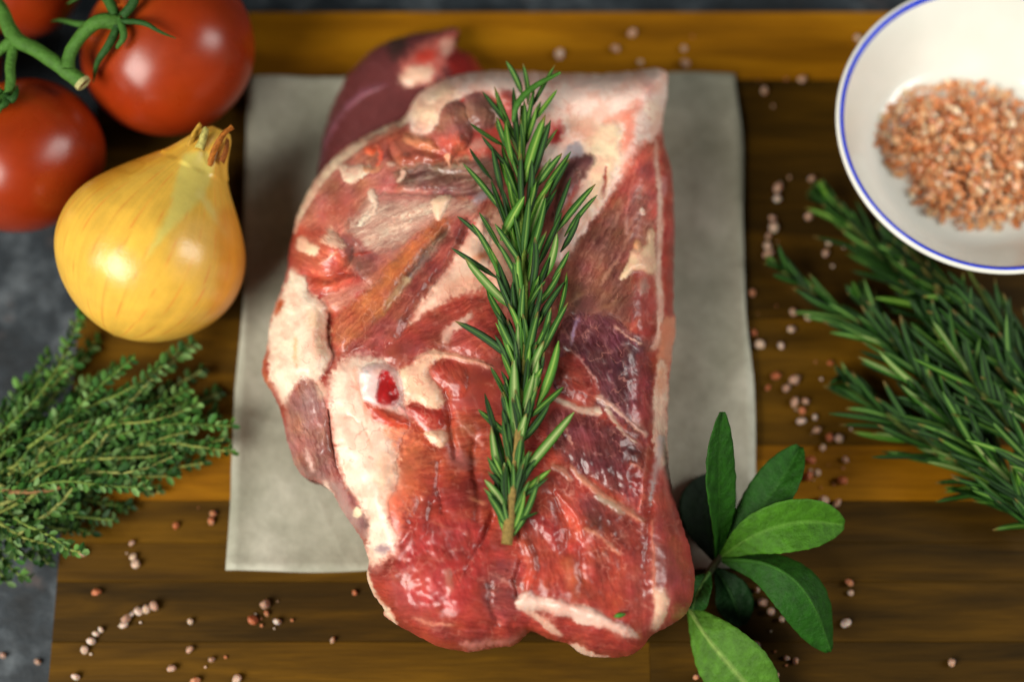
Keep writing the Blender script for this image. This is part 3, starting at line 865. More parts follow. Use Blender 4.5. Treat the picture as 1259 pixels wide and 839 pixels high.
F.crease([(747, 204), (742, 224), (741, 242)], 4, 7, 1)
F.P([(776, 180), (800, 172), (800, 196), (786, 206), (762, 218)], (206, 92, 70), alpha=0.7, soft=6)
F.crease([(800, 170), (782, 194), (766, 218), (740, 256), (714, 290)], 5, 6)
# --- dark brown lobes under the cap
F.P([(568, 122), (580, 114), (598, 117), (612, 126), (618, 144), (606, 158), (590, 163), (576, 156), (568, 140)], (122, 76, 66), soft=2, bulge=14, r=18, gloss=0.6, fib=(70, 0.14, 0.6), part=('muscle', 'right of two brown lobes under the top fat'))
F.P([(612, 110), (634, 112), (636, 150), (618, 160), (618, 136)], (150, 70, 62), soft=4, bulge=2)
F.P([(537, 152), (546, 130), (562, 120), (570, 128), (574, 146), (582, 166), (574, 184), (562, 188), (556, 198), (553, 206), (549, 196), (541, 182), (536, 170)], (130, 76, 66), soft=3, bulge=16, r=18, step=2,
    gloss=0.6, fib=(80, 0.14, 0.6), part=('muscle', 'left brown lobe ending in a point'))
F.P([(540, 164), (580, 166), (574, 184), (562, 188), (553, 206), (549, 196), (541, 182)], (186, 64, 42), alpha=0.6, soft=10)
F.L([(551, 192), (553, 205)], [7, 3], (226, 160, 124), soft=1.5, bulge=2)
F.L([(604, 134), (611, 137), (613, 146), (608, 150)], [3, 5, 4, 3], (222, 196, 186), soft=1, bulge=3, r=3)
F.P([(580, 174), (592, 168), (604, 176), (590, 188), (576, 186)], (206, 156, 140), alpha=0.8, soft=3, bulge=2)
# --- right seam
F.L([(806, 172), (808, 200), (811, 240), (812, 280), (810, 340), (813, 380), (811, 414), (804, 428)], [3, 5, 6, 7, 7, 9, 8, 7], (238, 198, 178), soft=1.6, bulge=3, r=4, warp=1.5, gloss=0.5, part=('fat_seam', 'narrow white fat line down the right edge'))
F.P([(815, 180), (824, 200), (831, 260), (829, 384), (818, 384), (815, 330), (818, 270), (814, 220)], (136, 46, 38), soft=2, fib=(88, 0.2, 0.6), gloss=0.7)
F.P([(812, 212), (820, 224), (818, 246), (812, 240)], (206, 150, 150), alpha=0.7, soft=3)
F.P([(814, 386), (834, 392), (834, 420), (826, 440), (818, 470), (808, 470), (808, 430)], (214, 134, 104), soft=3, rh=4, bulge=3, part=('fat_seam', 'bumpy orange fat on the right edge'))
F.P([(808, 440), (822, 446), (820, 540), (821, 572), (806, 576), (802, 540), (804, 480)], (230, 190, 166), soft=2.5, bulge=3, r=7, fib=(88, 0.14, 0.6), gloss=0.6, part=('fat_seam', 'wide pale fat band halfway down the right edge'))
F.P([(810, 450), (819, 452), (817, 482), (810, 484)], (210, 130, 96), alpha=0.7, soft=5)
F.L([(812, 540), (806, 580), (800, 610), (800, 622)], [10, 8, 7, 2], (196, 178, 176), alpha=0.85, soft=3, bulge=1.5, gloss=0.9)
F.L([(797, 545), (793, 580), (789, 610), (786, 626)], [3, 5, 5, 4], (218, 112, 92), alpha=0.7, soft=3, bulge=3, r=4, gloss=1)
F.L([(802, 640), (803, 680), (805, 730)], [3, 5, 6], (206, 140, 114), alpha=0.75, soft=2, bulge=2)
F.P([(804, 728), (812, 722), (822, 724), (820, 752), (810, 776), (800, 784), (802, 760)], (228, 186, 158), soft=2.5, bulge=2, r=5, part=('fat_seam', 'pale fat triangle at the lower right corner'))
F.crease([(800, 620), (796, 660), (795, 720)], 8, 5)
# --- fat scrap on the right muscle
F.P([(800, 279), (807, 284), (804, 302), (809, 332), (802, 340), (788, 331), (776, 336), (764, 346), (760, 341), (775, 320), (774, 308), (790, 304), (797, 300), (796, 286)], (232, 196, 158), soft=1.5, bulge=5, r=8, step=1,
    warp=1.5, gloss=0.55, rh=1.5, part=('fat_scrap', 'ragged cream fat scrap at the right edge'))
F.P([(778, 300), (783, 293), (790, 300), (787, 308), (780, 307)], (222, 160, 112), soft=1.2, bulge=5, r=6, warp=0.5, part=('fat_scrap', 'small tan nub of fat'))
F.P([(784, 345), (796, 340), (796, 356), (786, 366)], (170, 146, 130), alpha=0.75, soft=4, bulge=3)  # glints on the muscle painted as a pale patch
# --- fat in the middle beside the bone
F.P([(487, 456), (505, 450), (516, 440), (528, 433), (546, 434), (534, 450), (526, 460), (536, 470), (546, 482), (549, 496), (536, 506), (520, 501), (506, 492), (498, 496), (492, 475)],
    (234, 192, 160), soft=3, bulge=6, r=12, gloss=0.55, rh=1.5, part=('fat_pad', 'cream fat right of the cut bone'))
F.L([(512, 444), (530, 434), (548, 437), (576, 442), (604, 452)], [6, 9, 8, 7, 4], (224, 174, 144), alpha=0.95, soft=2, bulge=4, r=4, part=('tendon', 'pale tendon'))
F.P([(526, 446), (550, 442), (580, 450), (576, 480), (566, 494), (548, 486), (534, 466)], (170, 60, 44), soft=3, bulge=4, r=10, fib=(60, 0.2, 1), gloss=0.9, rh=2)
F.P([(494, 494), (520, 502), (548, 508), (546, 528), (532, 532), (510, 516)], (166, 48, 36), soft=2, bulge=5, r=9, fib=(30, 0.15, 0.6), gloss=0.85)
F.P([(446, 491), (470, 500), (492, 508), (508, 524), (494, 528), (470, 522), (456, 512)], (196, 62, 42), soft=2, bulge=4, r=8, fib=(25, 0.2, 0.8), gloss=0.85)
F.L([(490, 498), (510, 514), (530, 530), (544, 546)], [5, 6, 6, 3], (222, 150, 146), alpha=0.9, soft=2, bulge=2)
F.P([(518, 532), (530, 530), (543, 529), (553, 534), (550, 546), (542, 553), (535, 549)], (236, 192, 160), soft=1.4, bulge=5, r=8, warp=1, gloss=0.6, part=('fat_scrap', 'small fat nugget below the cut bone'))
# --- loose pale strands, flecks and wet beads over the muscle
rs = random.Random(11)
for _ in range(230):                                 # long fine strands of silver skin along the grain
    x, y = rs.uniform(365, 812), rs.uniform(190, 770)
    i, j = int(x - F.x0), int(y - F.y0)
    if d_out[j, i] < 16 or F.C[j, i, 1] > 120:
        continue
    a_ = R((-36 if y < 350 and x < 600 else (-62 if x > 680 and y < 420 else (66 if x > 680 else (8 if rs.random() < 0.6 else 72)))) + rs.gauss(0, 9))
    l_ = rs.uniform(18, 62)
    bow = rs.uniform(-6, 6)
    cc = np.array(F.C[j, i]) * rs.uniform(0.45, 0.75)
    cc = cc + np.array((226, 170, 152)) * (1 - cc[0] / max(F.C[j, i, 0], 1))
    F.L([(x - math.cos(a_) * l_ / 2, y - math.sin(a_) * l_ / 2), (x + bow * math.sin(a_), y - bow * math.cos(a_)), (x + math.cos(a_) * l_ / 2, y + math.sin(a_) * l_ / 2)],
        [0.5, rs.uniform(1.0, 4.5), 0.4], cc, alpha=rs.uniform(0.25, 0.6), soft=rs.uniform(1.2, 2.6), bulge=rs.uniform(0, 0.5), r=2)
for _ in range(150):
    x, y = rs.uniform(350, 820), rs.uniform(190, 790)
    i, j = int(x - F.x0), int(y - F.y0)
    if d_out[j, i] < 14 or F.C[j, i, 1] > 105:
        continue
    a_ = R((-40 if y < 340 and x < 600 else (-62 if x > 690 and y < 420 else (60 if x > 680 else rs.choice([8, 75, 30])))) + rs.uniform(-18, 18))
    l_ = rs.uniform(6, 26)
    bow = rs.uniform(-4, 4)
    cc = np.array(F.C[j, i]) * 0.45 + np.array((214, 160, 140)) * 0.55
    F.L([(x - math.cos(a_) * l_ / 2, y - math.sin(a_) * l_ / 2), (x + bow * math.sin(a_), y - bow * math.cos(a_)), (x + math.cos(a_) * l_ / 2, y + math.sin(a_) * l_ / 2)],
        [0.6, rs.uniform(1.2, 3.0), 0.5], cc, alpha=rs.uniform(0.35, 0.75), soft=1.2, bulge=rs.uniform(0.3, 1.1), r=2, gloss=0.9)
for _ in range(45):
    x, y = rs.uniform(345, 845), rs.uniform(180, 795)
    i, j = int(x - F.x0), int(y - F.y0)
    if d_out[j, i] < 10 or F.C[j, i, 1] > 110 or fbm(np.array(x / 45), np.array(y / 45), 77) < 0.56:
        continue
    q = rs.uniform(1.0, 2.2)
    w_ = (slice(max(j - 6, 0), j + 7), slice(max(i - 6, 0), i + 7))
    rr2 = (F.X[w_] - x) ** 2 + (F.Y[w_] - y) ** 2 * rs.uniform(0.5, 1.4)
    F.H[w_] += q * 0.42 * np.exp(-rr2 / (q * q))
    F.G[w_] = np.maximum(F.G[w_], np.exp(-rr2 / (q * q * 2)))
# --- bottom fat
F.P([(632, 746), (636, 730), (652, 726), (656, 734), (686, 734), (700, 746), (716, 744), (742, 756), (762, 766), (784, 776), (784, 786), (764, 783), (742, 773), (720, 769), (700, 762), (678, 756), (658, 750), (646, 754)],
    (222, 184, 168), soft=2, bulge=5, r=9, step=1, mott=0.08, gloss=0.6, rh=2, part=('fat_strip', 'long white fat strip near the bottom edge'))
F.L([(648, 752), (662, 760), (674, 770), (690, 782)], [5, 9, 12, 5], (220, 172, 150), soft=2, bulge=3, r=5, part=('fat_strip', 'short lower streak of fat'))
F.P([(698, 790), (712, 795), (732, 803), (756, 812), (715, 812), (702, 800)], (230, 192, 168), soft=2, bulge=2)
F.L([(449, 704), (458, 732), (474, 752), (488, 768)], [7, 8, 8, 5], (236, 204, 174), soft=2.5, bulge=2, r=4, part=('fat_rim', 'cream fat at the lower left corner'))
# --- bone
F.P([(440, 462), (446, 452), (458, 447), (476, 447), (490, 458), (497, 480), (494, 496), (484, 503), (466, 503), (454, 498), (444, 486)], (230, 196, 192), soft=3.5, alpha=0.9, bulge=5, r=9, step=0.5, warp=1, mott=0.05, gloss=0.8,
    part=('bone', 'cut bone with a white rim'))
F.P([(442, 460), (448, 454), (455, 456), (454, 474), (446, 482)], (246, 240, 236), alpha=0.9, soft=3, bulge=3, r=6, gloss=1)
F.P([(468, 456), (474, 454), (482, 462), (489, 480), (491, 494), (480, 499), (462, 497), (464, 478)], (192, 26, 28), soft=2.2, step=-1.5, warp=2, mott=0.3, rh=3, gloss=0.9, part=('marrow',))

# --- blood tones and painted light vary over the muscle, and fat melts into it unevenly
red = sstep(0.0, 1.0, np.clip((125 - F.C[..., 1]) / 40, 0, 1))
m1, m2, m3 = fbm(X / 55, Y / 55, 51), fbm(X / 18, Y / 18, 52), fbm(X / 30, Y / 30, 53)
F.C *= (1 - 0.10 * red * sstep(330, 470, Y) + 0.10 * red * sstep(330, 230, Y) * sstep(640, 560, X))[..., None]  # light corrected in the colour: upper left lifted, lower half darkened
F.C = F.C + red[..., None] * np.array((10., 10., 10.))
F.C *= (1 + red * (0.62 * (m1 - 0.5) + 0.18 * (m2 - 0.5)))[..., None]
F.C[..., 1] *= 1 + red * 0.26 * (m3 - 0.48)
F.C[..., 2] *= 1 + red * 0.30 * (fbm(X / 24, Y / 24, 58) - 0.5)
peach = sstep(0.46, 0.66, fbm(X / 22, Y / 22, 61)) * sstep(190, 215, F.C[..., 0]) * sstep(150, 175, F.C[..., 1])
F.C = F.C * (1 - 0.45 * peach[..., None]) + np.array((226, 162, 140.)) * 0.45 * peach[..., None]


def blur(A, r):
    for _ in range(2):
        for ax_ in (0, 1):
            k = np.cumsum(np.pad(A, [(r + 1, r) if q == ax_ else (0, 0) for q in range(A.ndim)], mode='edge'), axis=ax_)
            n_ = A.shape[ax_]
            A = (np.take(k, range(2 * r + 1, 2 * r + 1 + n_), axis=ax_) - np.take(k, range(0, n_), axis=ax_)) / (2 * r + 1)
    return A


b1, b2 = blur(F.C, 1), blur(F.C, 4)
k1 = sstep(0.40, 0.62, fbm(X / 28, Y / 28, 54))[..., None]
k2 = (0.62 * sstep(0.46, 0.66, fbm(X / 34, Y / 34, 55)))[..., None]
keep = (F.C[..., 0] > 180)[..., None] & (F.C[..., 1] < 40)[..., None]
F.C = np.where(keep, F.C, (F.C * (1 - 0.8 * k1) + b1 * 0.8 * k1) * (1 - k2) + b2 * k2)
F.C *= F.FM
fleck = sstep(0.60, 0.74, fbm(X / 9, Y / 9, 81, 2)) * sstep(0.5, 0.62, fbm(X / 48, Y / 48, 82)) * red      # fine marbling
F.C = F.C * (1 - 0.24 * fleck[..., None]) + np.array((216, 158, 142.)) * 0.24 * fleck[..., None]
vein = np.abs(fbm(X / 26, Y / 26, 83, 3) - 0.5)
vk = (1 - sstep(0.004, 0.016, vein)) * sstep(0.48, 0.6, fbm(X / 60, Y / 60, 84)) * sstep(8, 20, d_out)
F.C = F.C * (1 - 0.42 * vk[..., None]) + np.where(F.C[..., 1:2] > 140, np.array((206, 118, 100.)), np.array((214, 150, 132.))) * 0.42 * vk[..., None]
F.H += 0.35 * vk
hb = blur(F.H, 2)
F.H = F.H * 0.35 + hb * 0.65
# --- meshes
Z = 0.002 + PXM * F.H
Z -= 0.002
BODY_MASK = d_out > -0.6
lower = np.zeros(Z.shape)
claimed = np.zeros(Z.shape, bool)
pieces = []
for nm, sd, lab, _x, _y in reversed(F.parts):
    pm = (sd > 0.2) & (d_out > 2.0) & ~claimed
    if nm != 'marrow':
        pass
    claimed |= pm
    pieces.append((nm, pm, lab))
# the body sinks a little beneath each piece, but not at the seams between pieces
for nm, pm, lab in pieces:
    er = pm.copy()
    for k in range(5):
        e2 = er.copy()
        e2[1:-1, 1:-1] = er[1:-1, 1:-1] & er[:-2, 1:-1] & er[2:, 1:-1] & er[1:-1, :-2] & er[1:-1, 2:]
        er = e2
        lower += er * (0.5 if k == 0 else 1.2)
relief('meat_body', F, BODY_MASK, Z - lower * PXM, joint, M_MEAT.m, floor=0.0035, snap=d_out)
bone_obj = None
made = []
for nm, pm, lab in reversed(pieces):
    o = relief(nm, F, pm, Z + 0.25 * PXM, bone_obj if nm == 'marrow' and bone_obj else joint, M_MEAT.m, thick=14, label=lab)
    if nm == 'bone':
        bone_obj = o

# --- shank folded behind
S = Field(370, 20, 640, 260)
SH = [(388, 222), (394, 180), (404, 140), (420, 104), (444, 70), (474, 50), (508, 40), (540, 37), (568, 33), (560, 46), (556, 56), (580, 66), (592, 82), (606, 110), (560, 170), (470, 230), (400, 250)]
sd = poly_sdf(S.X + 1.5 * S.WX, S.Y + 1.5 * S.WY, SH)
S.H = 26 + 52 * np.sqrt(np.clip(1 - (1 - np.clip(sd / 55, 0, 1)) ** 2, 0, 1))
S.C[:] = (112, 58, 58)
S.P(SH, (108, 54, 54), soft=3, fib=(-56, 0.25, 1.5), gloss=0.6)
S.L([(392, 200), (404, 165), (424, 132), (450, 112), (474, 104)], [5, 6, 8, 9, 4], (146, 88, 104), alpha=0.8, soft=4, bulge=3)
S.P([(480, 45), (500, 40), (496, 70), (478, 74)], (64, 44, 40), soft=8)
S.P([(490, 76), (520, 52), (560, 34), (572, 40), (556, 62), (540, 100), (500, 110)], (196, 104, 92), soft=7, bulge=5)
S.P([(488, 92), (512, 78), (530, 80), (536, 92), (512, 106), (494, 106)], (226, 186, 160), soft=5, bulge=4)
S.P([(504, 66), (534, 58), (540, 70), (520, 78)], (190, 66, 52), soft=4)
S.P([(546, 60), (580, 64), (596, 84), (590, 110), (556, 100)], (134, 34, 30), soft=5, bulge=3, rh=4)
S.P([(540, 52), (560, 44), (556, 66), (544, 74)], (232, 172, 152), soft=3)
relief('shank', S, sd > -0.6, PXM * S.H, joint, M_MEAT.m, floor=0.0035, snap=sd, label='dark purple shank folded behind the joint')


def meat_z(px, py):
    i, j = int(round(px - F.x0)), int(round(py - F.y0))
    i, j = min(max(i, 0), F.H.shape[1] - 1), min(max(j, 0), F.H.shape[0] - 1)
    return float(Z[j, i])


# ------------------------------------------------------------------ generic shapes
def tube(pts, rad, n=8, col=(100, 90, 50), cap=True, jitter=0.0):
    """Tube along 3D points -> verts, faces, colours (smoothed by Chaikin)."""
    rad = np.interp(np.linspace(0, 1, len(pts)), np.linspace(0, 1, len(rad)), rad) if np.ndim(rad) else np.full(len(pts), rad)
    p = chaikin(np.column_stack([np.array([tuple(q) for q in pts]), rad]), False, 2)
    Vt, Ft = [], []
    up = Vector((0.13, 0.21, 1)).normalized()
    for k in range(len(p)):
        a, b = Vector(p[max(k - 1, 0)][:3]), Vector(p[min(k + 1, len(p) - 1)][:3])
        d = (b - a).normalized()
        s_ = d.cross(up)
        s_ = s_.normalized() if s_.length > 1e-4 else Vector((1, 0, 0))
        u_ = s_.cross(d)
        for i in range(n):
            an = 2 * math.pi * i / n
            r_ = p[k][3] * (1 + jitter * random.uniform(-1, 1))
            Vt.append(Vector(p[k][:3]) + (s_ * math.cos(an) + u_ * math.sin(an)) * r_)
        if k:
            o_ = (k - 1) * n
            for i in range(n):
                j = (i + 1) % n
                Ft.append((o_ + i, o_ + j, o_ + n + j, o_ + n + i))
    if cap:
        Ft.append(tuple(range(n))[::-1][::-1])
        Ft.append(tuple(len(Vt) - n + i for i in range(n))[::-1])
    return Vt, Ft, np.tile(lin(col), (len(Vt), 1))


def lathe(profile, n=64):
    """Closed profile (r, z) revolved -> verts, faces."""
    Vt, Ft, k = [], [], len(profile)
    for i in range(n):
        a = 2 * math.pi * i / n
        Vt += [(r * math.cos(a), r * math.sin(a), z) for r, z in profile]
    for i in range(n):
        i2 = (i + 1) % n
        for j in range(k - 1):
            Ft.append((i * k + j, i2 * k + j, i2 * k + j + 1, i * k + j + 1))
    return Vt, Ft


# ------------------------------------------------------------------ rosemary
def needle(curve, side, pale, col, mid, margin, dry=False):
    """Unit rosemary leaf along +Y, normal +Z, closed, with rolled margins and a groove down the middle."""
    Vt, Ct, Ft = [], [], []
    ns = 9
    xs = [-0.5, -0.36, -0.14, 0, 0.14, 0.36, 0.5]
    zs = [-0.10, 0.13, 0.12, 0.02, 0.12, 0.13, -0.10] if not pale else [0.02, 0.17, 0.04, 0.10, 0.04, 0.17, 0.02]
    for k in range(ns):
        t_ = k / (ns - 1)
        w = (math.sin(math.pi * min(1, t_ * 0.86 + 0.10)) ** 0.55) if t_ < 0.999 else 0.10
        w *= (0.45 + 0.55 * min(1, t_ / 0.25))
        cz, cx = curve * (t_ ** 2) * 1.0, side * t_ ** 2
        for x, z in zip(xs, zs):
            Vt.append((x * w + cx, t_, z * w + cz))
            e = abs(x)
            Ct.append((128, 98, 44) if dry and t_ > 0.93 else margin if e > 0.3 else (mid if e < 0.05 else col))
        for x in (0.3, -0.3):
            Vt.append((x * w + cx, t_, -0.20 * w + cz))
            Ct.append(margin)
    m_ = 9
    for k in range(ns - 1):
        for i in range(m_):
            j = (i + 1) % m_
            Ft.append((k * m_ + i, k * m_ + j, (k + 1) * m_ + j, (k + 1) * m_ + i))
    Ft.append(tuple(range(m_))[::-1])
    Ft.append(tuple((ns - 1) * m_ + i for i in range(m_)))
    return mesh('rosemary_leaf', Vt, Ft, M_LEAF, lin(np.array(Ct)))


NEEDLES = {}
for key, col, mid, margin, pale in (('green', (54, 104, 26), (128, 166, 74), (34, 78, 16), False), ('deep', (30, 72, 16), (70, 114, 40), (18, 48, 10), False),
                                    ('bright', (92, 144, 40), (160, 190, 88), (60, 114, 26), False), ('pale', (128, 154, 82), (176, 196, 124), (62, 118, 28), True)):
    NEEDLES[key] = [needle(cu, sd_, pale, col, mid, margin, dr) for cu, sd_, dr in ((0.0, 0.0, False), (0.35, 0.6, True), (0.5, -0.9, False), (-0.3, 1.2, False), (0.2, -1.6, True), (0.6, 0.3, False))]


def leaf_obj(parent, base, tip, width, kind, roll=0.0, name='leaf'):
    base, tip = Vector(base), Vector(tip)
    d = tip - base
    L_ = d.length
    y = d.normalized()
    z = Vector((0, 0, 1)) - y * y.z
    z = z.normalized() if z.length > 1e-3 else Vector((0, -1, 0))
    z = Matrix.Rotation(roll, 3, y) @ z
    x = y.cross(z)
    o = bpy.data.objects.new(name, random.choice(NEEDLES[kind]))
    link(o, parent)
    M_ = Matrix(((x.x * width, y.x * L_, z.x * width), (x.y * width, y.y * L_, z.y * width), (x.z * width, y.z * L_, z.z * width))).to_4x4()
    M_.translation = base - parent.location
    o.matrix_local = M_
    return o


base_p = at(624, 668, meat_z(624, 664) + 0.003)
sprig = tag(empty('rosemary_sprig', base_p), 'fresh upright rosemary sprig lying on top of the raw meat', 'herb sprig')
stem_px = [(623, 670), (626, 640), (632, 590), (636, 550), (641, 500), (645, 440), (646, 380), (645, 320), (641, 250), (640, 180), (642, 130)]


def stem_z(py):
    return float(np.interp(py, [80, 130, 300, 540, 670], [0.066, 0.0655, 0.066, 0.0645, 0.0625]))


stem_pts = [at(x, y, max(stem_z(y), meat_z(x, y) + 0.0017)) for x, y in stem_px]
Vt, Ft, Ct = tube(stem_pts, [0.0022, 0.0020, 0.0017, 0.0014, 0.0011, 0.0008], 14, (150, 124, 66), jitter=0.03)
ppx, ppy = to_px(np.array([tuple(v) for v in Vt]))
Ct[:] = lin((158, 132, 70))
Ct[ppy < 520] = lin((128, 126, 56))
Ct[ppy < 420] = lin((112, 138, 52))
add('stem', mesh('stem', Vt, Ft, M_STEM, Ct), sprig)
LEAVES = [  # tip, base, width px, tip lift mm, kind
    (630, 73, 642, 117, 9, 6, 'green'), (653, 79, 649, 129, 7, 8, 'green'), (681, 79, 651, 136, 8, 9, 'green'), (685, 110, 655, 150, 9, 6, 'bright'), (593, 112, 633, 163, 7, 6, 'deep'),
    (576, 156, 622, 180, 8, 5, 'green'), (590, 169, 632, 213, 7, 5, 'deep'), (606, 146, 628, 190, 8, 8, 'green'), (574, 185, 606, 222, 8, 3, 'deep'), (576, 198, 618, 262, 9, 4, 'green'),
    (605, 182, 618, 243, 10, 8, 'deep'), (614, 150, 632, 205, 9, 9, 'bright'), (662, 140, 641, 238, 15, 13, 'bright'), (674, 148, 655, 222, 10, 7, 'deep'), (702, 186, 664, 240, 9, 6, 'green'),
    (697, 194, 674, 242, 8, 4, 'deep'), (687, 186, 660, 230, 9, 6, 'green'), (702, 218, 681, 276, 8, 5, 'deep'), (727, 223, 683, 287, 9, 6, 'green'), (729, 235, 694, 291, 7, 4, 'green'),
    (719, 268, 689, 310, 8, 3, 'deep'), (567, 262, 597, 299, 7, 4, 'deep'), (555, 306, 613, 343, 8, 4, 'deep'), (567, 323, 632, 382, 11, 5, 'pale'), (588, 272, 614, 337, 9, 4, 'green'),
    (593, 260, 617, 310, 8, 6, 'green'), (601, 304, 630, 367, 12, 7, 'bright'), (641, 240, 616, 296, 14, 12, 'bright'), (651, 243, 643, 318, 11, 11, 'green'), (679, 247, 647, 329, 10, 9, 'green'),
    (696, 293, 668, 344, 12, 6, 'pale'), (704, 312, 679, 344, 8, 4, 'green'), (700, 340, 654, 381, 9, 6, 'green'), (706, 337, 685, 390, 8, 4, 'green'), (662, 342, 647, 384, 9, 7, 'green'),
    (632, 316, 641, 380, 12, 8, 'bright'), (572, 383, 632, 446, 12, 4, 'deep'), (589, 361, 639, 422, 12, 5, 'green'), (611, 393, 637, 444, 12, 7, 'green'), (662, 418, 645, 484, 11, 6, 'pale'),
    (628, 444, 635, 548, 14, 8, 'pale'), (698, 425, 660, 500, 13, 5, 'bright'), (662, 442, 651, 506, 9, 6, 'pale'), (693, 477, 648, 516, 10, 3, 'green'), (607, 450, 626, 496, 8, 3, 'green'),
    (588, 504, 629, 540, 9, 3, 'green'), (596, 484, 623, 578, 10, 3, 'deep'), (681, 502, 638, 547, 10, 4, 'deep'), (706, 507, 636, 591, 12, 5, 'pale'), (674, 530, 635, 601, 13, 3, 'green'),
    (677, 578, 634, 612, 9, 3, 'bright'), (597, 526, 622, 626, 12, 4, 'pale'), (605, 538, 625, 597, 8, 3, 'deep'), (677, 591, 626, 622, 5, 4, 'deep'), (675, 593, 630, 661, 9, 3, 'green'),
    (609, 609, 619, 656, 7, 2, 'bright'), (611, 620, 632, 660, 8, 3, 'green'), (662, 630, 630, 643, 5, 2, 'deep'), (672, 378, 668, 434, 10, 5, 'green'), (693, 370, 664, 441, 9, 5, 'green'),
    (640, 350, 640, 420, 11, 9, 'green'), (655, 360, 652, 432, 9, 8, 'deep'), (620, 350, 640, 412, 10, 6, 'deep'), (640, 372, 646, 440, 10, 8, 'bright'), (672, 296, 652, 360, 10, 8, 'deep'),
    (622, 232, 634, 300, 11, 6, 'deep'), (662, 200, 648, 270, 11, 6, 'deep'), (636, 190, 642, 260, 10, 7, 'deep'), (676, 230, 652, 300, 9, 5, 'deep'), (604, 222, 628, 290, 8, 4, 'deep'),
    (690, 262, 660, 330, 9, 4, 'deep'), (612, 320, 634, 392, 9, 5, 'deep'), (684, 342, 656, 410, 10, 4, 'deep'), (616, 410, 634, 470, 9, 3, 'deep'), (680, 440, 648, 490, 9, 4, 'deep'), (612, 486, 632, 530, 9, 3, 'deep')]
LEAVES += [(602, 592, 622, 640, 8, 2, 'green'), (648, 590, 627, 645, 8, 3, 'green'), (655, 610, 629, 655, 7, 2, 'bright'), (606, 560, 626, 615, 9, 3, 'green'), (654, 556, 632, 615, 9, 3, 'deep')]
for _ in range(130):                                  # the denser growth close to the stem
    by = random.choice((random.uniform(175, 640), random.uniform(440, 652)))
    bx = float(np.interp(by, [q[1] for q in stem_px[::-1]], [q[0] for q in stem_px[::-1]]))
    sd_ = random.choice((-1, 1))
    dense = 1.0 if by < 470 else 0.6
    LEAVES.append((bx + sd_ * random.uniform(8, 38) * dense, by - random.uniform(48, 82) * (0.7 + 0.3 * dense), bx + sd_ * 2, by, random.uniform(7, 11), random.uniform(0, 5), random.choice(['deep', 'deep', 'green', 'green', 'bright', 'pale'])))
for tx, ty, bx, by, wpx, lift, kind in LEAVES:
    zb = max(stem_z(by), meat_z(bx, by) + 0.002)
    zt = max(stem_z(ty) + 0.0005 * lift, meat_z(tx, ty) + 0.0025) + random.uniform(0, 0.002)
    leaf_obj(sprig, at(bx, by, zb), at(tx, ty, zt), wpx * PXM * random.uniform(0.82, 1.0), kind, random.uniform(-0.6, 0.6))
# the curled top leaf
for pts in ([(689, 89), (655, 106), (634, 128), (631, 150)],):
    pz = [0.074, 0.073, 0.0715, 0.069]
    for (a, za), (b, zb) in zip(zip(pts, pz), zip(pts[1:], pz[1:])):
        pass
    Vt, Ft, Ct = tube([at(x, y, z) for (x, y), z in zip(pts, pz)], [0.0006, 0.0014, 0.0014, 0.0007], 8, (66, 116, 38))
    add('leaf', mesh('curled_leaf', Vt, Ft, M_LEAF, Ct), sprig)

BOWL_X = at(1221, 153, 0.046)


def clear_of_bowl(p):
    r_ = float(np.interp(p.z, [0, 0.006, 0.0105, 0.0195, 0.033, 0.045], [0.039, 0.0415, 0.0470, 0.0530, 0.0610, 0.0675])) + 0.0022
    return math.hypot(p.x - BOWL_X.x, p.y - BOWL_X.y) > r_


# sprigs of the bunch on the right: tip -> base along the stem (px), heights
BUNCH = [
    ([(952, 326), (1010, 368), (1070, 408), (1130, 452), (1190, 520), (1250, 600), (1285, 650)], 0.012, 'rosemary sprig of the right bunch with its tip nearest the parchment', 52),
    ([(1008, 236), (1060, 292), (1110, 340), (1170, 395), (1225, 450), (1290, 525)], 0.010, 'rosemary sprig of the right bunch with its tip under the bowl rim', 58),
    ([(1034, 466), (1080, 504), (1130, 540), (1190, 580), (1250, 622), (1290, 650)], 0.009, 'lowest rosemary sprig of the right bunch, above the amber plank', 44),
    ([(1110, 300), (1150, 350), (1195, 410), (1240, 470), (1290, 540)], 0.020, 'rosemary sprig of the right bunch with a bare tan stem', 44),
    ([(1185, 320), (1215, 380), (1250, 440), (1300, 520)], 0.022, 'rosemary sprig of the right bunch emerging below the bowl near the frame edge', 34),
    ([(1090, 280), (1140, 330), (1190, 370), (1240, 410), (1300, 460)], 0.014, 'rosemary sprig of the right bunch half hidden under the bowl', 36),
    ([(1120, 480), (1165, 520), (1215, 570), (1260, 610), (1295, 640)], 0.018, 'rosemary sprig of the right bunch ending low at the right frame edge', 36),
    ([(1130, 380), (1175, 440), (1220, 500), (1270, 570), (1300, 610)], 0.024, 'topmost rosemary sprig of the right bunch', 40),
    ([(1052, 360), (1095, 420), (1140, 480), (1190, 545), (1250, 620), (1290, 670)], 0.016, 'rosemary sprig of the right bunch running through its middle', 54)]
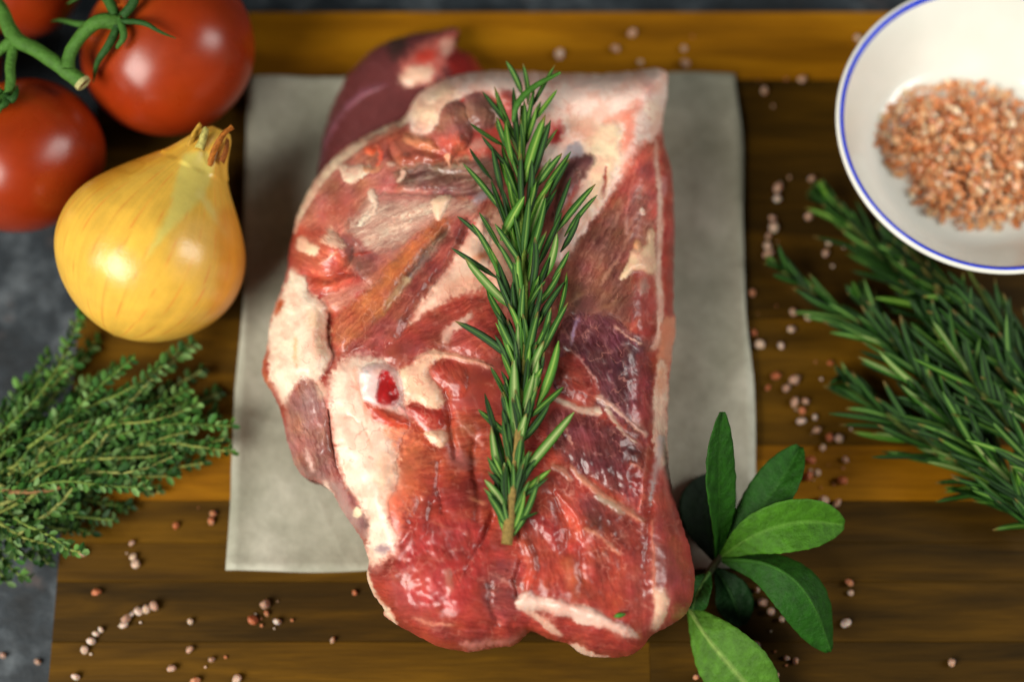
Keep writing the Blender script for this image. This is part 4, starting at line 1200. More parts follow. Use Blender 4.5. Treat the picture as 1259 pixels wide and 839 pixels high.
for pts, z0, label, count in BUNCH:
    root = tag(empty('rosemary_sprig', at(pts[-1][0], pts[-1][1], z0)), label, 'herb sprig', 'rosemary sprigs in the bunch on the right')
    cp = chaikin(np.array(pts, float), False, 3)
    seg = np.concatenate([[0], np.cumsum(np.hypot(*np.diff(cp, axis=0).T))])
    zz = lambda t_: z0 * (0.55 + 0.45 * t_) + 0.002 * math.sin(5 * t_)
    sp = [at(x, y, zz(i / 60)) for i, (x, y) in enumerate(cp[np.linspace(0, len(cp) - 1, 61).astype(int)])]
    k0 = max([0] + [i + 1 for i, q in enumerate(sp) if not clear_of_bowl(q)])
    sp = sp[k0:][::4] + [sp[-1]]
    Vt, Ft, Ct = tube(sp, [0.0005, 0.001, 0.0015, 0.0018], 8, (126, 120, 58) if 'bare' in label else (92, 108, 44), jitter=0.06)
    add('stem', mesh('stem', Vt, Ft, M_STEM, Ct), root)
    count = int(count * 1.3)
    for k in range(count):
        t_ = (k + 0.5) / count
        s_ = t_ ** 0.9 * seg[-1]
        bx, by = np.interp(s_, seg, cp[:, 0]), np.interp(s_, seg, cp[:, 1])
        qx, qy = np.interp(max(s_ - 20, 0), seg, cp[:, 0]), np.interp(max(s_ - 20, 0), seg, cp[:, 1])
        dx, dy = (qx - bx, qy - by) if s_ > 4 else (-0.75, -0.6)
        h_ = math.hypot(dx, dy) + 1e-6
        an = (1 if k % 2 else -1) * random.uniform(0.10, 0.55) * (0.35 + 0.65 * min(1, t_ * 4)) + random.uniform(-0.08, 0.08)
        ux, uy = (dx * math.cos(an) - dy * math.sin(an)) / h_, (dx * math.sin(an) + dy * math.cos(an)) / h_
        Lp = random.uniform(56, 96) * (0.55 + 0.45 * min(1, t_ * 4))
        Lp = min(Lp, max(16, s_ + 14))
        zb = zz(t_)
        zt = max(0.003, zb + random.uniform(-0.003, 0.013))
        pa, pb = at(bx, by, zb), at(bx + ux * Lp, by + uy * Lp, zt)
        if not all(clear_of_bowl(pa.lerp(pb, q)) for q in (0, .25, .5, .75, 1, 1.06)):
            continue
        kind = random.choices(['green', 'deep', 'bright', 'pale'], [3, 8, 0.8, 0.7])[0]
        leaf_obj(root, at(bx, by, zb), at(bx + ux * Lp, by + uy * Lp, zt), random.uniform(6.8, 10.0) * 0.00035, kind, random.uniform(-0.7, 0.7))

# ------------------------------------------------------------------ broad leaved sprig, lower right
sage = tag(empty('sage_sprig', at(876, 696, 0.006)), 'sprig of broad green sage leaves beside the lower right corner of the meat', 'herb sprig')


def broad_leaf(pts, w, tilt, col, rib, fold=0.18, zs=None, back=None, label=None):
    p = chaikin(np.array([tuple(at(x, y, z)) for x, y, z in pts]), False, 3)
    seg = np.concatenate([[0], np.cumsum(np.linalg.norm(np.diff(p, axis=0), axis=1))])
    ns, nc = 44, 16
    Vt, Ct, Ft = [], [], []
    mids = []
    for lay in (0, 1):
        for k in range(ns + 1):
            t_ = k / ns
            c_ = Vector([np.interp(t_ * seg[-1], seg, p[:, i]) for i in range(3)])
            n_ = Vector([np.interp(min(t_ + 0.03, 1) * seg[-1], seg, p[:, i]) for i in range(3)]) - Vector([np.interp(max(t_ - 0.03, 0) * seg[-1], seg, p[:, i]) for i in range(3)])
            d = n_.normalized()
            z_ = Vector((0, 0, 1)) - d * d.z
            z_ = z_.normalized()
            z_ = Matrix.Rotation(tilt, 3, d) @ z_
            x_ = d.cross(z_)
            wd = w * 0.00034 * 0.45 * (math.sin(math.pi * (0.04 + 0.945 * t_) ** 1.35) ** 0.7) + 0.0003
            if lay == 0:
                mids.append(c_ - z_ * 0.0004)
            for i in range(nc + 1):
                u = -1 + 2 * i / nc
                vein = abs(((t_ * 9 - abs(u) * 1.1) % 1) - 0.5) * 2
                crk = 0.0009 * (fbm(np.array(t_ * 9 + 3), np.array(u * 3.0 + w), 3) - 0.5) + 0.00035 * vein * min(1, abs(u) * 3)
                off = fold * abs(u) * wd + float(crk) + 0.0012 * math.sin(t_ * 7 + w) * abs(u)
                jag = 1 + 0.012 * math.sin(t_ * 80 + w) + 0.04 * (float(fbm(np.array(t_ * 7 + w), np.array(2.0 + (u > 0)), 3)) - 0.5)
                Vt.append(c_ + x_ * (u * wd * jag) + z_ * (off - (0.0005 if lay else 0)))
                cc = np.array(col, float) * (0.93 + 0.09 * vein + 0.16 * (float(fbm(np.array(t_ * 5 + w), np.array(u * 2.0), 5)) - 0.5))
                if abs(u) < 0.05:
                    cc = np.array(rib, float)
                Ct.append(lin(cc))
    n1 = (ns + 1) * (nc + 1)
    for k in range(ns):
        for i in range(nc):
            a = k * (nc + 1) + i
            Ft.append((a, a + 1, a + nc + 2, a + nc + 1))
            Ft.append((n1 + a, n1 + a + nc + 1, n1 + a + nc + 2, n1 + a + 1))
    rim = list(range(nc)) + [k * (nc + 1) + nc for k in range(ns)] + [ns * (nc + 1) + nc - i for i in range(nc)] + [(ns - k) * (nc + 1) for k in range(ns)]
    for a, b in zip(rim, rim[1:] + rim[:1]):
        Ft.append((b, a, n1 + a, n1 + b))
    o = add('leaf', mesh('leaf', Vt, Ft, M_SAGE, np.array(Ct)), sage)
    if label:
        o['label'] = label
    Vt, Ft, Ct = tube(mids[::3], [0.0010, 0.0007, 0.0003], 6, rib)
    add('midrib', mesh('midrib', Vt, Ft, M_SAGE, Ct), o)
    return o


G1, G2, G3 = (30, 84, 26), (34, 84, 24), (78, 138, 52)
broad_leaf([(880, 690, .010), (866, 640, .007), (872, 585, .004)], 76, 0.1, (12, 38, 12), (20, 52, 18), label='dark leaf lying flat, shade painted into its colour')  # stands for the dark shadow here, shade painted into its green
broad_leaf([(882, 688, .012), (884, 630, .030), (884, 570, .046), (886, 507, .056)], 50, 0.6, (34, 84, 12), (44, 94, 20), 0.24, label='tall narrow upright leaf')
broad_leaf([(888, 684, .014), (925, 638, .024), (962, 590, .030), (984, 550, .030)], 58, -0.35, (30, 80, 12), (40, 90, 20), 0.34)
broad_leaf([(888, 684, .016), (930, 655, .030), (985, 640, .034), (1038, 646, .028)], 66, 0.30, (66, 118, 22), (84, 132, 40), 0.38, label='bright leaf pointing right')
broad_leaf([(888, 688, .016), (945, 690, .030), (995, 726, .032), (1022, 802, .016)], 72, -0.25, (32, 82, 12), (46, 96, 22), -0.6, label='large leaf curling downwards')
broad_leaf([(872, 704, .014), (856, 730, .018), (850, 756, .012)], 36, 0.3, G2, (90, 134, 60))
broad_leaf([(846, 748, .012), (868, 785, .020), (905, 828, .020), (948, 880, .012)], 92, 0.55, (76, 122, 34), (124, 156, 74), -0.2, label='pale leaf at the bottom edge')
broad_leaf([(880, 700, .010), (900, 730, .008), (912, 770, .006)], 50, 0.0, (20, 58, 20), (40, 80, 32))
Vt, Ft, Ct = tube([at(846, 752, .006), at(864, 716, .009), at(880, 692, .012), at(890, 680, .015)], [0.0018, 0.0016, 0.0013], 8, (84, 92, 62))
add('stem', mesh('stem', Vt, Ft, M_STEM, Ct), sage)

# ------------------------------------------------------------------ thyme bundle
TH = [  # base -> tip, px
    ([(-30, 600), (40, 608), (90, 596), (140, 530), (180, 470), (222, 432)], 'thyme sprig with a bare brown stem crossing the bundle'),
    ([(-30, 560), (40, 500), (80, 440), (96, 392)], 'thyme sprig whose tip touches the slate left of the onion'),
    ([(-20, 640), (80, 590), (180, 540), (284, 556)], 'thyme sprig whose tip touches the lower parchment edge'),
    ([(-20, 620), (80, 560), (190, 520), (284, 524)], 'thyme sprig whose tip touches the upper parchment edge'),
    ([(20, 660), (90, 610), (150, 500), (236, 424)], 'thyme sprig reaching under the onion')]
ends = [(268, 484), (248, 456), (200, 450), (160, 444), (140, 456), (118, 420), (60, 440), (30, 470), (276, 540), (250, 570), (212, 562), (216, 586), (196, 606), (160, 624), (140, 640), (112, 656), (84, 676), (60, 694),
        (30, 712), (8, 716), (70, 470), (110, 470), (180, 480), (230, 480), (210, 520), (150, 520), (100, 520), (50, 520), (20, 560), (120, 590), (70, 640), (40, 660), (264, 510), (222, 540), (90, 450), (24, 500),
        (240, 500), (190, 545), (170, 570), (130, 600), (96, 630), (40, 690), (20, 640), (60, 610), (120, 545), (160, 500), (84, 500), (44, 540), (200, 575), (180, 600), (130, 490), (232, 555), (100, 680), (30, 600)]
for i, (ex, ey) in enumerate(ends):
    a = math.atan2(ey - 610, ex + 40)
    L_ = math.hypot(ex + 40, ey - 610)
    st = (ex - math.cos(a) * min(L_, 210) + random.uniform(-14, 14), ey - math.sin(a) * min(L_, 210) + random.uniform(-24, 24))
    md = ((st[0] + ex) / 2 + random.uniform(-14, 14), (st[1] + ey) / 2 + random.uniform(-16, 16))
    q1 = (st[0] * .75 + ex * .25 + random.uniform(-8, 8), st[1] * .75 + ey * .25 + random.uniform(-8, 8))
    q2 = (st[0] * .25 + ex * .75 + random.uniform(-8, 8), st[1] * .25 + ey * .75 + random.uniform(-8, 8))
    TH.append(([st, q1, md, q2, (ex, ey)], None))
for _ in range(26):                                  # the tangle below
    ex, ey = random.choice(ends)
    ex, ey = ex * 0.86 + random.uniform(-14, 14), 560 + (ey - 560) * 0.86 + random.uniform(-14, 14)
    q = [(ex - (ex + 40) * f + random.uniform(-26, 26), ey + (610 - ey) * f + random.uniform(-26, 26)) for f in (0.75, 0.5, 0.25)]
    TH.append((q + [(ex, ey)], None))
for i, (pts, label) in enumerate(TH):
    on_top = label is not None
    z0 = (0.020 if on_top else random.uniform(0.004, 0.024))
    tx_, ty_ = pts[-1]
    where = ('with its tip near the parchment' if tx_ > 215 else 'with its tip below the onion' if ty_ < 478 and tx_ > 100 else 'lying over the slate at its upper left' if tx_ <= 100 and ty_ < 560
             else 'at its lower fringe over slate and board' if ty_ > 615 else 'buried in its middle')
    root = tag(empty('thyme_sprig', at(pts[0][0], pts[0][1], z0)), label or 'small green thyme sprig of the left bundle, ' + where, 'herb sprig', 'thyme sprigs in the bundle')
    npt = len(pts)
    zz = [z0 + 0.003 * math.sin(k * 1.7 + i) - 0.006 * (k / (npt - 1)) for k in range(npt)]
    zz = [max(z, 0.003) for z in zz]
    p3 = [at(x, y, z) for (x, y), z in zip(pts, zz)]
    brown = label and 'brown' in label
    scol = (150, 112, 70) if brown else random.choice([(148, 158, 78), (124, 146, 66), (160, 166, 92), (104, 130, 56)])
    Vt, Ft, Ct = tube(p3, [0.0013 if brown else 0.0009, 0.0007, 0.0005], 6, scol, jitter=0.1)
    add('stem', mesh('stem', Vt, Ft, M_STEM, Ct), root)
    p = chaikin(np.array([tuple(q) for q in p3]), False, 3)
    seg = np.concatenate([[0], np.cumsum(np.linalg.norm(np.diff(p, axis=0), axis=1))])
    tone = random.uniform(0.6, 1.25) if z0 > 0.014 else random.uniform(0.4, 0.9)  # low sprigs darker: shade inside the bundle put into leaf colour
    LV, LF, LC = [], [], []
    s_ = seg[-1]
    first = seg[-1] * (0.42 if brown else 0.06)
    while s_ > first:
        c_ = Vector([np.interp(s_, seg, p[:, k]) for k in range(3)])
        c2 = Vector([np.interp(min(s_ + 0.003, seg[-1]), seg, p[:, k]) for k in range(3)])
        d = (c2 - c_).normalized() if (c2 - c_).length > 1e-6 else Vector((0.8, 0.6, 0))
        a0 = random.uniform(0, math.pi)
        for q in range(4):
            sd_ = d.cross(Vector((0, 0, 1))).normalized()
            up = sd_.cross(d)
            an = a0 + q * math.pi / 2 + random.uniform(-0.3, 0.3)
            out = sd_ * math.cos(an) + up * math.sin(an)
            y = (d * random.uniform(0.5, 1.0) + out).normalized()
            L_ = random.uniform(0.0032, 0.0062) * (0.8 if q > 1 else 1)
            x = y.cross(out.cross(y) + Vector((0, 0, .3))).normalized()
            zv = x.cross(y)
            b0 = len(LV)
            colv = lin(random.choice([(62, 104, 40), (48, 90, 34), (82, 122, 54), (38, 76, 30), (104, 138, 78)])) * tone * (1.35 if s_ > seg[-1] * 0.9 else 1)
            for (u, v, h) in ((0, 0, 0), (-.24, .35, .10), (0, .40, -.02), (.24, .35, .10), (-.22, .72, .08), (0, .74, -.04), (.22, .72, .08), (0, 1.0, -.02)):
                LV.append(c_ + x * (u * L_ * 1.0) + y * (v * L_) + zv * (h * L_))
                LC.append(colv)
            LF += [(b0, b0 + 2, b0 + 1), (b0, b0 + 3, b0 + 2), (b0 + 1, b0 + 2, b0 + 5, b0 + 4), (b0 + 2, b0 + 3, b0 + 6, b0 + 5), (b0 + 4, b0 + 5, b0 + 7), (b0 + 5, b0 + 6, b0 + 7)]
        s_ -= random.uniform(0.0022, 0.0042)
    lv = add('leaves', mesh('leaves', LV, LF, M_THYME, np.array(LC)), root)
    lv['kind'] = 'stuff'

# ------------------------------------------------------------------ tomatoes
TOM = [
    ((207, 60), 0.0385, 0.0375, (-0.55, 0.30, 0.80), 'glossy red tomato with the green calyx and stem at its top'),
    ((28, 190), 0.0350, 0.0345, (-0.42, 0.55, 0.72), 'red tomato below the vine stem and left of the onion'),
    ((14, -40), 0.0310, 0.0310, (0.3, 0.2, 0.9), 'shaded red tomato cut off by the top edge behind the vine'),
    ((-88, 66), 0.0300, 0.0300, (0.5, -0.1, 0.85), 'shaded red tomato mostly outside the left edge of the photo')]
T_INFO = []
for (px, py), r, zc, ax, label in TOM:
    c_ = at(px, py, zc)
    root = tag(empty('tomato', (c_.x, c_.y, 0)), label, 'tomato')
    zax = Vector(ax).normalized()
    rot = zax.to_track_quat('Z', 'Y').to_matrix()
    Vt, Ft, Ct = [], [], []
    nu, nv = 72, 44
    for j in range(nv + 1):
        th = math.pi * j / nv
        for i in range(nu):
            a = 2 * math.pi * i / nu
            lob = 1 + 0.018 * math.cos(5 * a + r * 900) * math.sin(th) ** 2
            rr = math.sin(th) * lob
            zz_ = math.cos(th) * 0.90
            dip = 0.16 * math.exp(-(th / 0.30) ** 2) * (1 + 0.25 * math.cos(5 * a))
            Vt.append(c_ + rot @ Vector((rr * math.cos(a), rr * math.sin(a), zz_ - dip)) * r)
            k_ = math.exp(-(th / 0.55) ** 2) + 0.25 * (float(fbm(np.array(a * 1.2), np.array(th * 2.0), 4)) - 0.4)
            Ct.append(lin(np.clip(np.array((142, 44, 9)) * (1 - k_ * 0.7) + np.array((172, 88, 20)) * k_ * 0.7, 1, 250)))
    for j in range(nv):
        for i in range(nu):
            i2 = (i + 1) % nu
            Ft.append((j * nu + i, (j + 1) * nu + i, (j + 1) * nu + i2, j * nu + i2))
    mn = min(v.z for v in Vt)
    sh = Vector((0, 0, 0.0002 - mn))
    Vt = [v + sh for v in Vt]
    c_ = c_ + sh
    add('flesh', mesh('flesh', Vt, Ft, M_TOMATO, np.array(Ct)), root)
    T_INFO.append((root, c_, rot, r))


def sepal(root, pts, w):
    Vt, Ft, Ct = tube(pts, [w * 0.9, w, w * 0.6, w * 0.15], 6, random.choice([(52, 96, 36), (40, 80, 30), (64, 108, 42)]))
    # flatten slightly towards a blade
    return add('sepal', mesh('sepal', Vt, Ft, M_SAGE, Ct), root)


def on_tomato(info, px, py, lift):
    """Point above the tomato's skin where the photo's pixel looks at it."""
    _r, c_, _rot, r = info
    d = (at(px, py, 0.0) - CAM).normalized()
    oc = CAM - c_
    b_ = oc.dot(d)
    disc = b_ * b_ - (oc.length_squared - (r * 0.965) ** 2)
    tt_ = -b_ - math.sqrt(max(disc, 0))
    p = CAM + d * tt_
    return p + (p - c_).normalized() * lift


t1, t2 = T_INFO[0], T_INFO[1]
cal1 = tag(empty('calyx'), None)
cal1.parent = t1[0]
cal1.location = -Vector(t1[0].location)
for pts, w in (([(150, 28), (180, 30), (198, 42), (216, 48)], 0.0013), ([(148, 34), (142, 56), (130, 74), (122, 98)], 0.0020), ([(140, 30), (112, 34), (90, 28), (72, 28)], 0.0016),
               ([(146, 22), (140, 2), (126, -4), (92, 8)], 0.0024), ([(154, 22), (172, 6), (168, -8), (150, -14)], 0.0022), ([(150, 26), (160, 46), (152, 58), (150, 60)], 0.0016)):
    o = sepal(cal1, [on_tomato(t1, x, y, l_) for (x, y), l_ in zip(pts, (0.002, 0.004, 0.005, 0.003))], w)
    o.location = (0, 0, 0)
cal2 = empty('calyx')
cal2.parent = t2[0]
cal2.location = -Vector(t2[0].location)
for pts, w in (([(8, 122), (16, 132), (22, 124), (22, 112)], 0.0018), ([(6, 124), (-6, 140), (-20, 146), (-30, 150)], 0.002), ([(4, 120), (-12, 112), (-26, 104), (-36, 106)], 0.002), ([(8, 126), (10, 134), (4, 140), (2, 144)], 0.0018)):
    o = sepal(cal2, [on_tomato(t2, x, y, l_) for (x, y), l_ in zip(pts, (0.002, 0.004, 0.005, 0.003))], w)
    o.location = (0, 0, 0)
vine = tag(empty('tomato_vine', at(60, 70, 0.060)), 'green vine stem with a pale cut end lying across the tomatoes', 'vine stem')
GV = (74, 118, 44)
for nm, pts, rad in (('stem', [(-40, -40, .064), (0, 4, .066), (16, 48, .066), (44, 60, .067), (70, 78, .067), (102, 102, .064)], [.0028, .0028, .0034, .003, .0032, .0034]),
                     ('pedicel', [(84, 86, .067), (84, 66, .068), (104, 38, .072), (122, 24, .074), (146, 28, .071)], [.0028, .0026, .0026, .003, .0036]),
                     ('pedicel', [(16, 50, .066), (4, 58, .066), (-20, 80, .064)], [.0026, .0022, .002]),
                     ('pedicel', [(18, 54, .065), (12, 80, .066), (14, 100, .066), (10, 120, .0645)], [.0022, .0020, .0020, .0026])):
    Vt, Ft, Ct = tube([at(*p) for p in pts], rad, 10, GV, jitter=0.05)
    add(nm, mesh(nm, Vt, Ft, M_SAGE, Ct), vine)
e0, e1 = at(100, 100, .0642), at(104, 104, .0638)
Vt, Ft, Ct = tube([e0, e0.lerp(e1, .5), e1], [.0036, .0037, .0033], 12, (190, 186, 124))
add('cut_end', mesh('cut_end', Vt, Ft, M_STEM, Ct), vine)

# ------------------------------------------------------------------ onion
oc = at(188, 311, 0.0392)
onion = tag(empty('onion', (oc.x, oc.y, 0)), 'whole golden yellow onion with papery neck between tomatoes and thyme', 'onion')
el = R(19)
ax = Vector((0.46 * math.cos(el), 0.888 * math.cos(el), math.sin(el))).normalized()
rot = ax.to_track_quat('Z', 'Y').to_matrix()
PR = [(-0.0385, 0.000), (-0.0372, 0.005), (-0.0355, 0.012), (-0.031, 0.0215), (-0.022, 0.0315), (-0.010, 0.0382), (0.002, 0.0394), (0.013, 0.0366), (0.022, 0.0306), (0.030, 0.0238), (0.037, 0.0172), (0.043, 0.0122), (0.049, 0.0088), (0.0535, 0.0066), (0.0560, 0.0038)]
pc = chaikin(np.array(PR), False, 3)
nu = 220
Vt, Ft, Ct = [], [], []
for k, (t_, r_) in enumerate(pc):
    for i in range(nu):
        a = 2 * math.pi * i / nu
        nse = float(vnoise(np.array(a * 6.0), np.array(2.0))) - 0.5
        rr = r_ * (1 + 0.012 * math.sin(3 * a + 1) + 0.006 * nse + (0.05 * math.sin(7 * a + 60 * t_) if t_ > 0.04 else 0))
        bend = 0.003 * max(0, (t_ - 0.03) / 0.02) ** 2
        Vt.append(oc + rot @ Vector((rr * math.cos(a), rr * math.sin(a), t_)) + Vector((bend, 0, 0)))
for k in range(len(pc) - 1):
    for i in range(nu):
        j = (i + 1) % nu
        Ft.append((k * nu + i, k * nu + j, (k + 1) * nu + j, (k + 1) * nu + i))
Ft.append(tuple((len(pc) - 1) * nu + i for i in range(nu)))
va = np.array([tuple(v) for v in Vt])
va[:, 2] += 0.0003 - va[:, 2].min()
px_, py_ = to_px(va)
A = np.tile(np.arange(nu) * 2 * math.pi / nu, len(pc))
T_ = np.repeat(pc[:, 0], nu)
colr = np.tile(np.array((220., 174., 68.)), (len(va), 1))
stripe = fbm(A * 15, T_ * 30, 3, 3)
fine = fbm(A * 60, T_ * 20, 9, 2)
colr *= (1 + 0.10 * (stripe - 0.5) + 0.07 * (fine - 0.5) + 0.16 * (fbm(A * 2.2, T_ * 60, 15) - 0.5))[:, None]
vein = np.abs(((A * 26 / (2 * math.pi) + 0.5 * fbm(A * 3, T_ * 40, 7)) % 1) - 0.5) * 2
colr[:, 1:] *= (1 - 0.16 * (sstep(0.88, 0.99, vein) * (0.4 + 0.6 * vnoise(A * 9, T_ * 90, 4))))[:, None]
w1, w2 = (fbm(px_ / 14, py_ / 14, 3) - .5) * 8, (fbm(px_ / 14, py_ / 14, 8) - .5) * 8


def onto(sd_, col, al, soft):
    k = (al * sstep(-soft, soft, sd_))[:, None]
    colr[:] = colr * (1 - k) + np.array(col) * k


onto(poly_sdf(px_ + w1, py_ + w2, [(222, 186), (262, 184), (262, 224), (246, 246), (222, 272), (196, 298), (176, 322), (190, 292), (208, 262), (216, 226)]), (208, 194, 102), 0.85, 5)
onto(line_sdf(px_ + w1, py_ + w2, [(246, 238), (262, 262), (278, 288)], [8, 9, 4]), (218, 200, 116), 0.75, 4)
onto(poly_sdf(px_ + w1, py_ + w2, [(100, 220), (150, 190), (215, 170), (220, 190), (170, 206), (120, 240)]), (214, 140, 30), 0.5, 10)
onto(poly_sdf(px_ + w1, py_ + w2, [(215, 275), (240, 262), (270, 280), (262, 330), (236, 352), (205, 340)]), (232, 184, 96), 0.5, 12)  # pale patch paints the right-hand highlight into the skin
onto(poly_sdf(px_ + w1, py_ + w2, [(262, 250), (310, 260), (310, 370), (250, 400), (272, 340)]), (206, 130, 36), 0.55, 8)
onto(line_sdf(px_ + w1, py_ + w2, [(140, 206), (160, 196), (180, 202), (160, 214), (142, 208)], 3), (190, 130, 30), 0.5, 2)
o = quads_mesh('bulb', va, np.array(Ft[:-1]), M_ONION, lin(np.clip(colr, 0, 250)), None, [Ft[-1]])
add('bulb', o, onion)
tipc = Vector(va[-nu:].mean(0))
# dry stalk remains at the neck
for nm, pts, w, col in (('dry_flake', [(258, 206, .060), (262, 186, .065), (272, 168, .069), (286, 156, .068)], 9, (176, 104, 34)), ('dry_flake', [(272, 200, .060), (278, 186, .062), (280, 172, .062)], 8, (150, 84, 30)),
                        ('dry_flake', [(232, 182, .061), (238, 166, .065), (247, 153, .066)], 8, (206, 160, 60)), ('dry_flake', [(246, 184, .064), (250, 168, .067), (254, 158, .067)], 12, (196, 186, 104))):
    Vt, Ft, Ct = [], [], []
    p = chaikin(np.array([tuple(at(*q)) for q in pts]), False, 2)
    for lay in (0, 1):
        for k, q in enumerate(p):
            t_ = k / (len(p) - 1)
            d = Vector(p[min(k + 1, len(p) - 1)] - p[max(k - 1, 0)]).normalized()
            s_ = d.cross(Vector((0, 0, 1))).normalized()
            for i in range(6):
                u = -1 + 2 * i / 5
                wd = w * .00034 * .5 * (1 - 0.45 * t_) * (1 + 0.15 * math.sin(9 * t_ + i * 2))
                Vt.append(Vector(q) + s_ * u * wd + Vector((0, 0, 0.0022 * (1 - u * u) + 0.0005 * math.sin(i * 3.1 + k))) - Vector((0, 0, 0.0004 * lay)))
                Ct.append(lin(np.array(col) * (0.85 + 0.25 * random.random())))
    n1 = len(p) * 6
    for k in range(len(p) - 1):
        for i in range(5):
            a = k * 6 + i
            Ft += [(a, a + 1, a + 7, a + 6), (n1 + a, n1 + a + 6, n1 + a + 7, n1 + a + 1)]
    rim = list(range(5)) + [k * 6 + 5 for k in range(len(p) - 1)] + [(len(p) - 1) * 6 + 5 - i for i in range(5)] + [(len(p) - 1 - k) * 6 for k in range(len(p) - 1)]
    for a, b in zip(rim, rim[1:] + rim[:1]):
        Ft.append((b, a, n1 + a, n1 + b))
    add(nm, mesh(nm, Vt, Ft, M_STEM, np.array(Ct)), onion)

# ------------------------------------------------------------------ bowl and salt
BR, BH = 0.0660, 0.0460
bc = at(1221, 153, BH)
bowl = tag(empty('enamel_bowl', (bc.x, bc.y, 0)), 'white enamel bowl with a blue rim line in the upper right corner', 'bowl')
inner = [(0.0, 0.0110), (0.020, 0.0110), (0.034, 0.0112), (0.0405, 0.0118), (0.0450, 0.0145), (0.0505, 0.0225), (0.0568, 0.034), (0.0615, 0.0430), (0.0632, 0.0455)]
outer = [(0.0645, 0.0463), (0.0656, 0.0461), (0.0660, 0.0450), (0.0650, 0.0425), (0.0595, 0.033), (0.0515, 0.0195), (0.0455, 0.0105), (0.040, 0.006), (0.038, 0.0), (0.036, 0.0), (0.035, 0.004), (0.0, 0.004)]
prof = chaikin(np.array(inner + outer), False, 2)
Vt, Ft = lathe([(max(r_, 0.00001), z_) for r_, z_ in prof], 128)
add('bowl_body', mesh('bowl_body', [Vector(v) + bowl.location for v in Vt], [f[::-1] for f in Ft], M_BOWL), bowl)
Vt, Ft = lathe([(0.0626, 0.0440), (0.0622, 0.0446), (0.0630, 0.0457), (0.0635, 0.0463), (0.0643, 0.0465), (0.0640, 0.0450)], 128)
add('rim_line', mesh('rim_line', [Vector(v) + bowl.location for v in Vt], [f[::-1] for f in Ft], M_BLUE), bowl)

SALT = [(1082, 150), (1110, 122), (1150, 106), (1196, 104), (1240, 118), (1280, 150), (1290, 210), (1276, 262), (1230, 276), (1180, 278), (1142, 262), (1122, 235), (1124, 218), (1098, 206), (1086, 182)]
gx, gy, LV, LF, LC = [], [], [], [], []
PAL = [(228, 154, 104), (212, 132, 82), (236, 182, 136), (244, 212, 176), (200, 116, 66), (232, 164, 114), (220, 144, 94)]
count = 0
while count < 2300:
    x, y = random.uniform(1075, 1292), random.uniform(100, 282)
    s0 = float(poly_sdf(np.array([x + 5 * random.uniform(-1, 1)]), np.array([y]), SALT)[0])
    if s0 < -6 or (s0 < 14 and random.random() < 0.55):
        continue
    count += 1
    z = 0.0112 + random.random() * min(0.008, 0.00020 * s0 + 0.0006) + 0.0009
    p = at(x, y, z)
    rr = math.hypot(p.x - bc.x, p.y - bc.y)
    if rr > 0.0420:
        continue
        p = at(x, y, z)
    sz = random.choice((0.0005, 0.0007, 0.0009, 0.0011, 0.0014)) * random.uniform(0.8, 1.2)
    b0 = len(LV)
    rm = Matrix.Rotation(random.uniform(0, 6.28), 3, Vector((random.uniform(-1, 1), random.uniform(-1, 1), random.uniform(-1, 1))).normalized())
    cc = lin(random.choice(PAL)) * (0.55 + 0.9 * float(fbm(np.array(x / 16), np.array(y / 16), 71)))
    for q in ((-1, -1, -1), (1, -1, -1), (1, 1, -1), (-1, 1, -1), (-1, -1, 1), (1, -1, 1), (1, 1, 1), (-1, 1, 1)):
        LV.append(p + rm @ Vector([v * sz * random.uniform(0.55, 1.1) for v in q]))
        LC.append(cc)
    LF += [tuple(b0 + i for i in f) for f in ((3, 2, 1, 0), (4, 5, 6, 7), (0, 1, 5, 4), (1, 2, 6, 5), (2, 3, 7, 6), (3, 0, 4, 7))]
so = add('salt_crystals', mesh('salt_crystals', LV, LF, M_SALT, np.array(LC), smooth=False))
tag(so, 'heap of coarse pink brown salt crystals lying in the white bowl', 'salt', kind='stuff')

# ------------------------------------------------------------------ scattered salt
def corn_mesh(seed, col):
    """A rounded, irregular crystal: a ball cut by a few random flats."""
    rs = random.Random(seed)
    cuts = [(Vector((rs.uniform(-1, 1), rs.uniform(-1, 1), rs.uniform(-1, 1))).normalized(), rs.uniform(0.62, 0.9)) for _ in range(9)]
    st = [rs.uniform(0.8, 1.2) for _ in range(2)]
    Vt, Ft, nu, nv = [], [], 16, 11
    for j in range(nv + 1):
        for i in range(nu):
            th, a = math.pi * j / nv, 2 * math.pi * i / nu
            v = Vector((math.sin(th) * math.cos(a), math.sin(th) * math.sin(a), math.cos(th)))
            for n_, d_ in cuts:
                k = v.dot(n_)
                if k > d_:
                    v = v - n_ * (k - d_)
            Vt.append(Vector((v.x * st[0], v.y * st[1], v.z)))
    for j in range(nv):
        for i in range(nu):
            i2 = (i + 1) % nu
            Ft.append((j * nu + i, (j + 1) * nu + i, (j + 1) * nu + i2, j * nu + i2))
    return mesh('salt_crystal', Vt, Ft, M_CORN, np.tile(lin(col), (len(Vt), 1)))


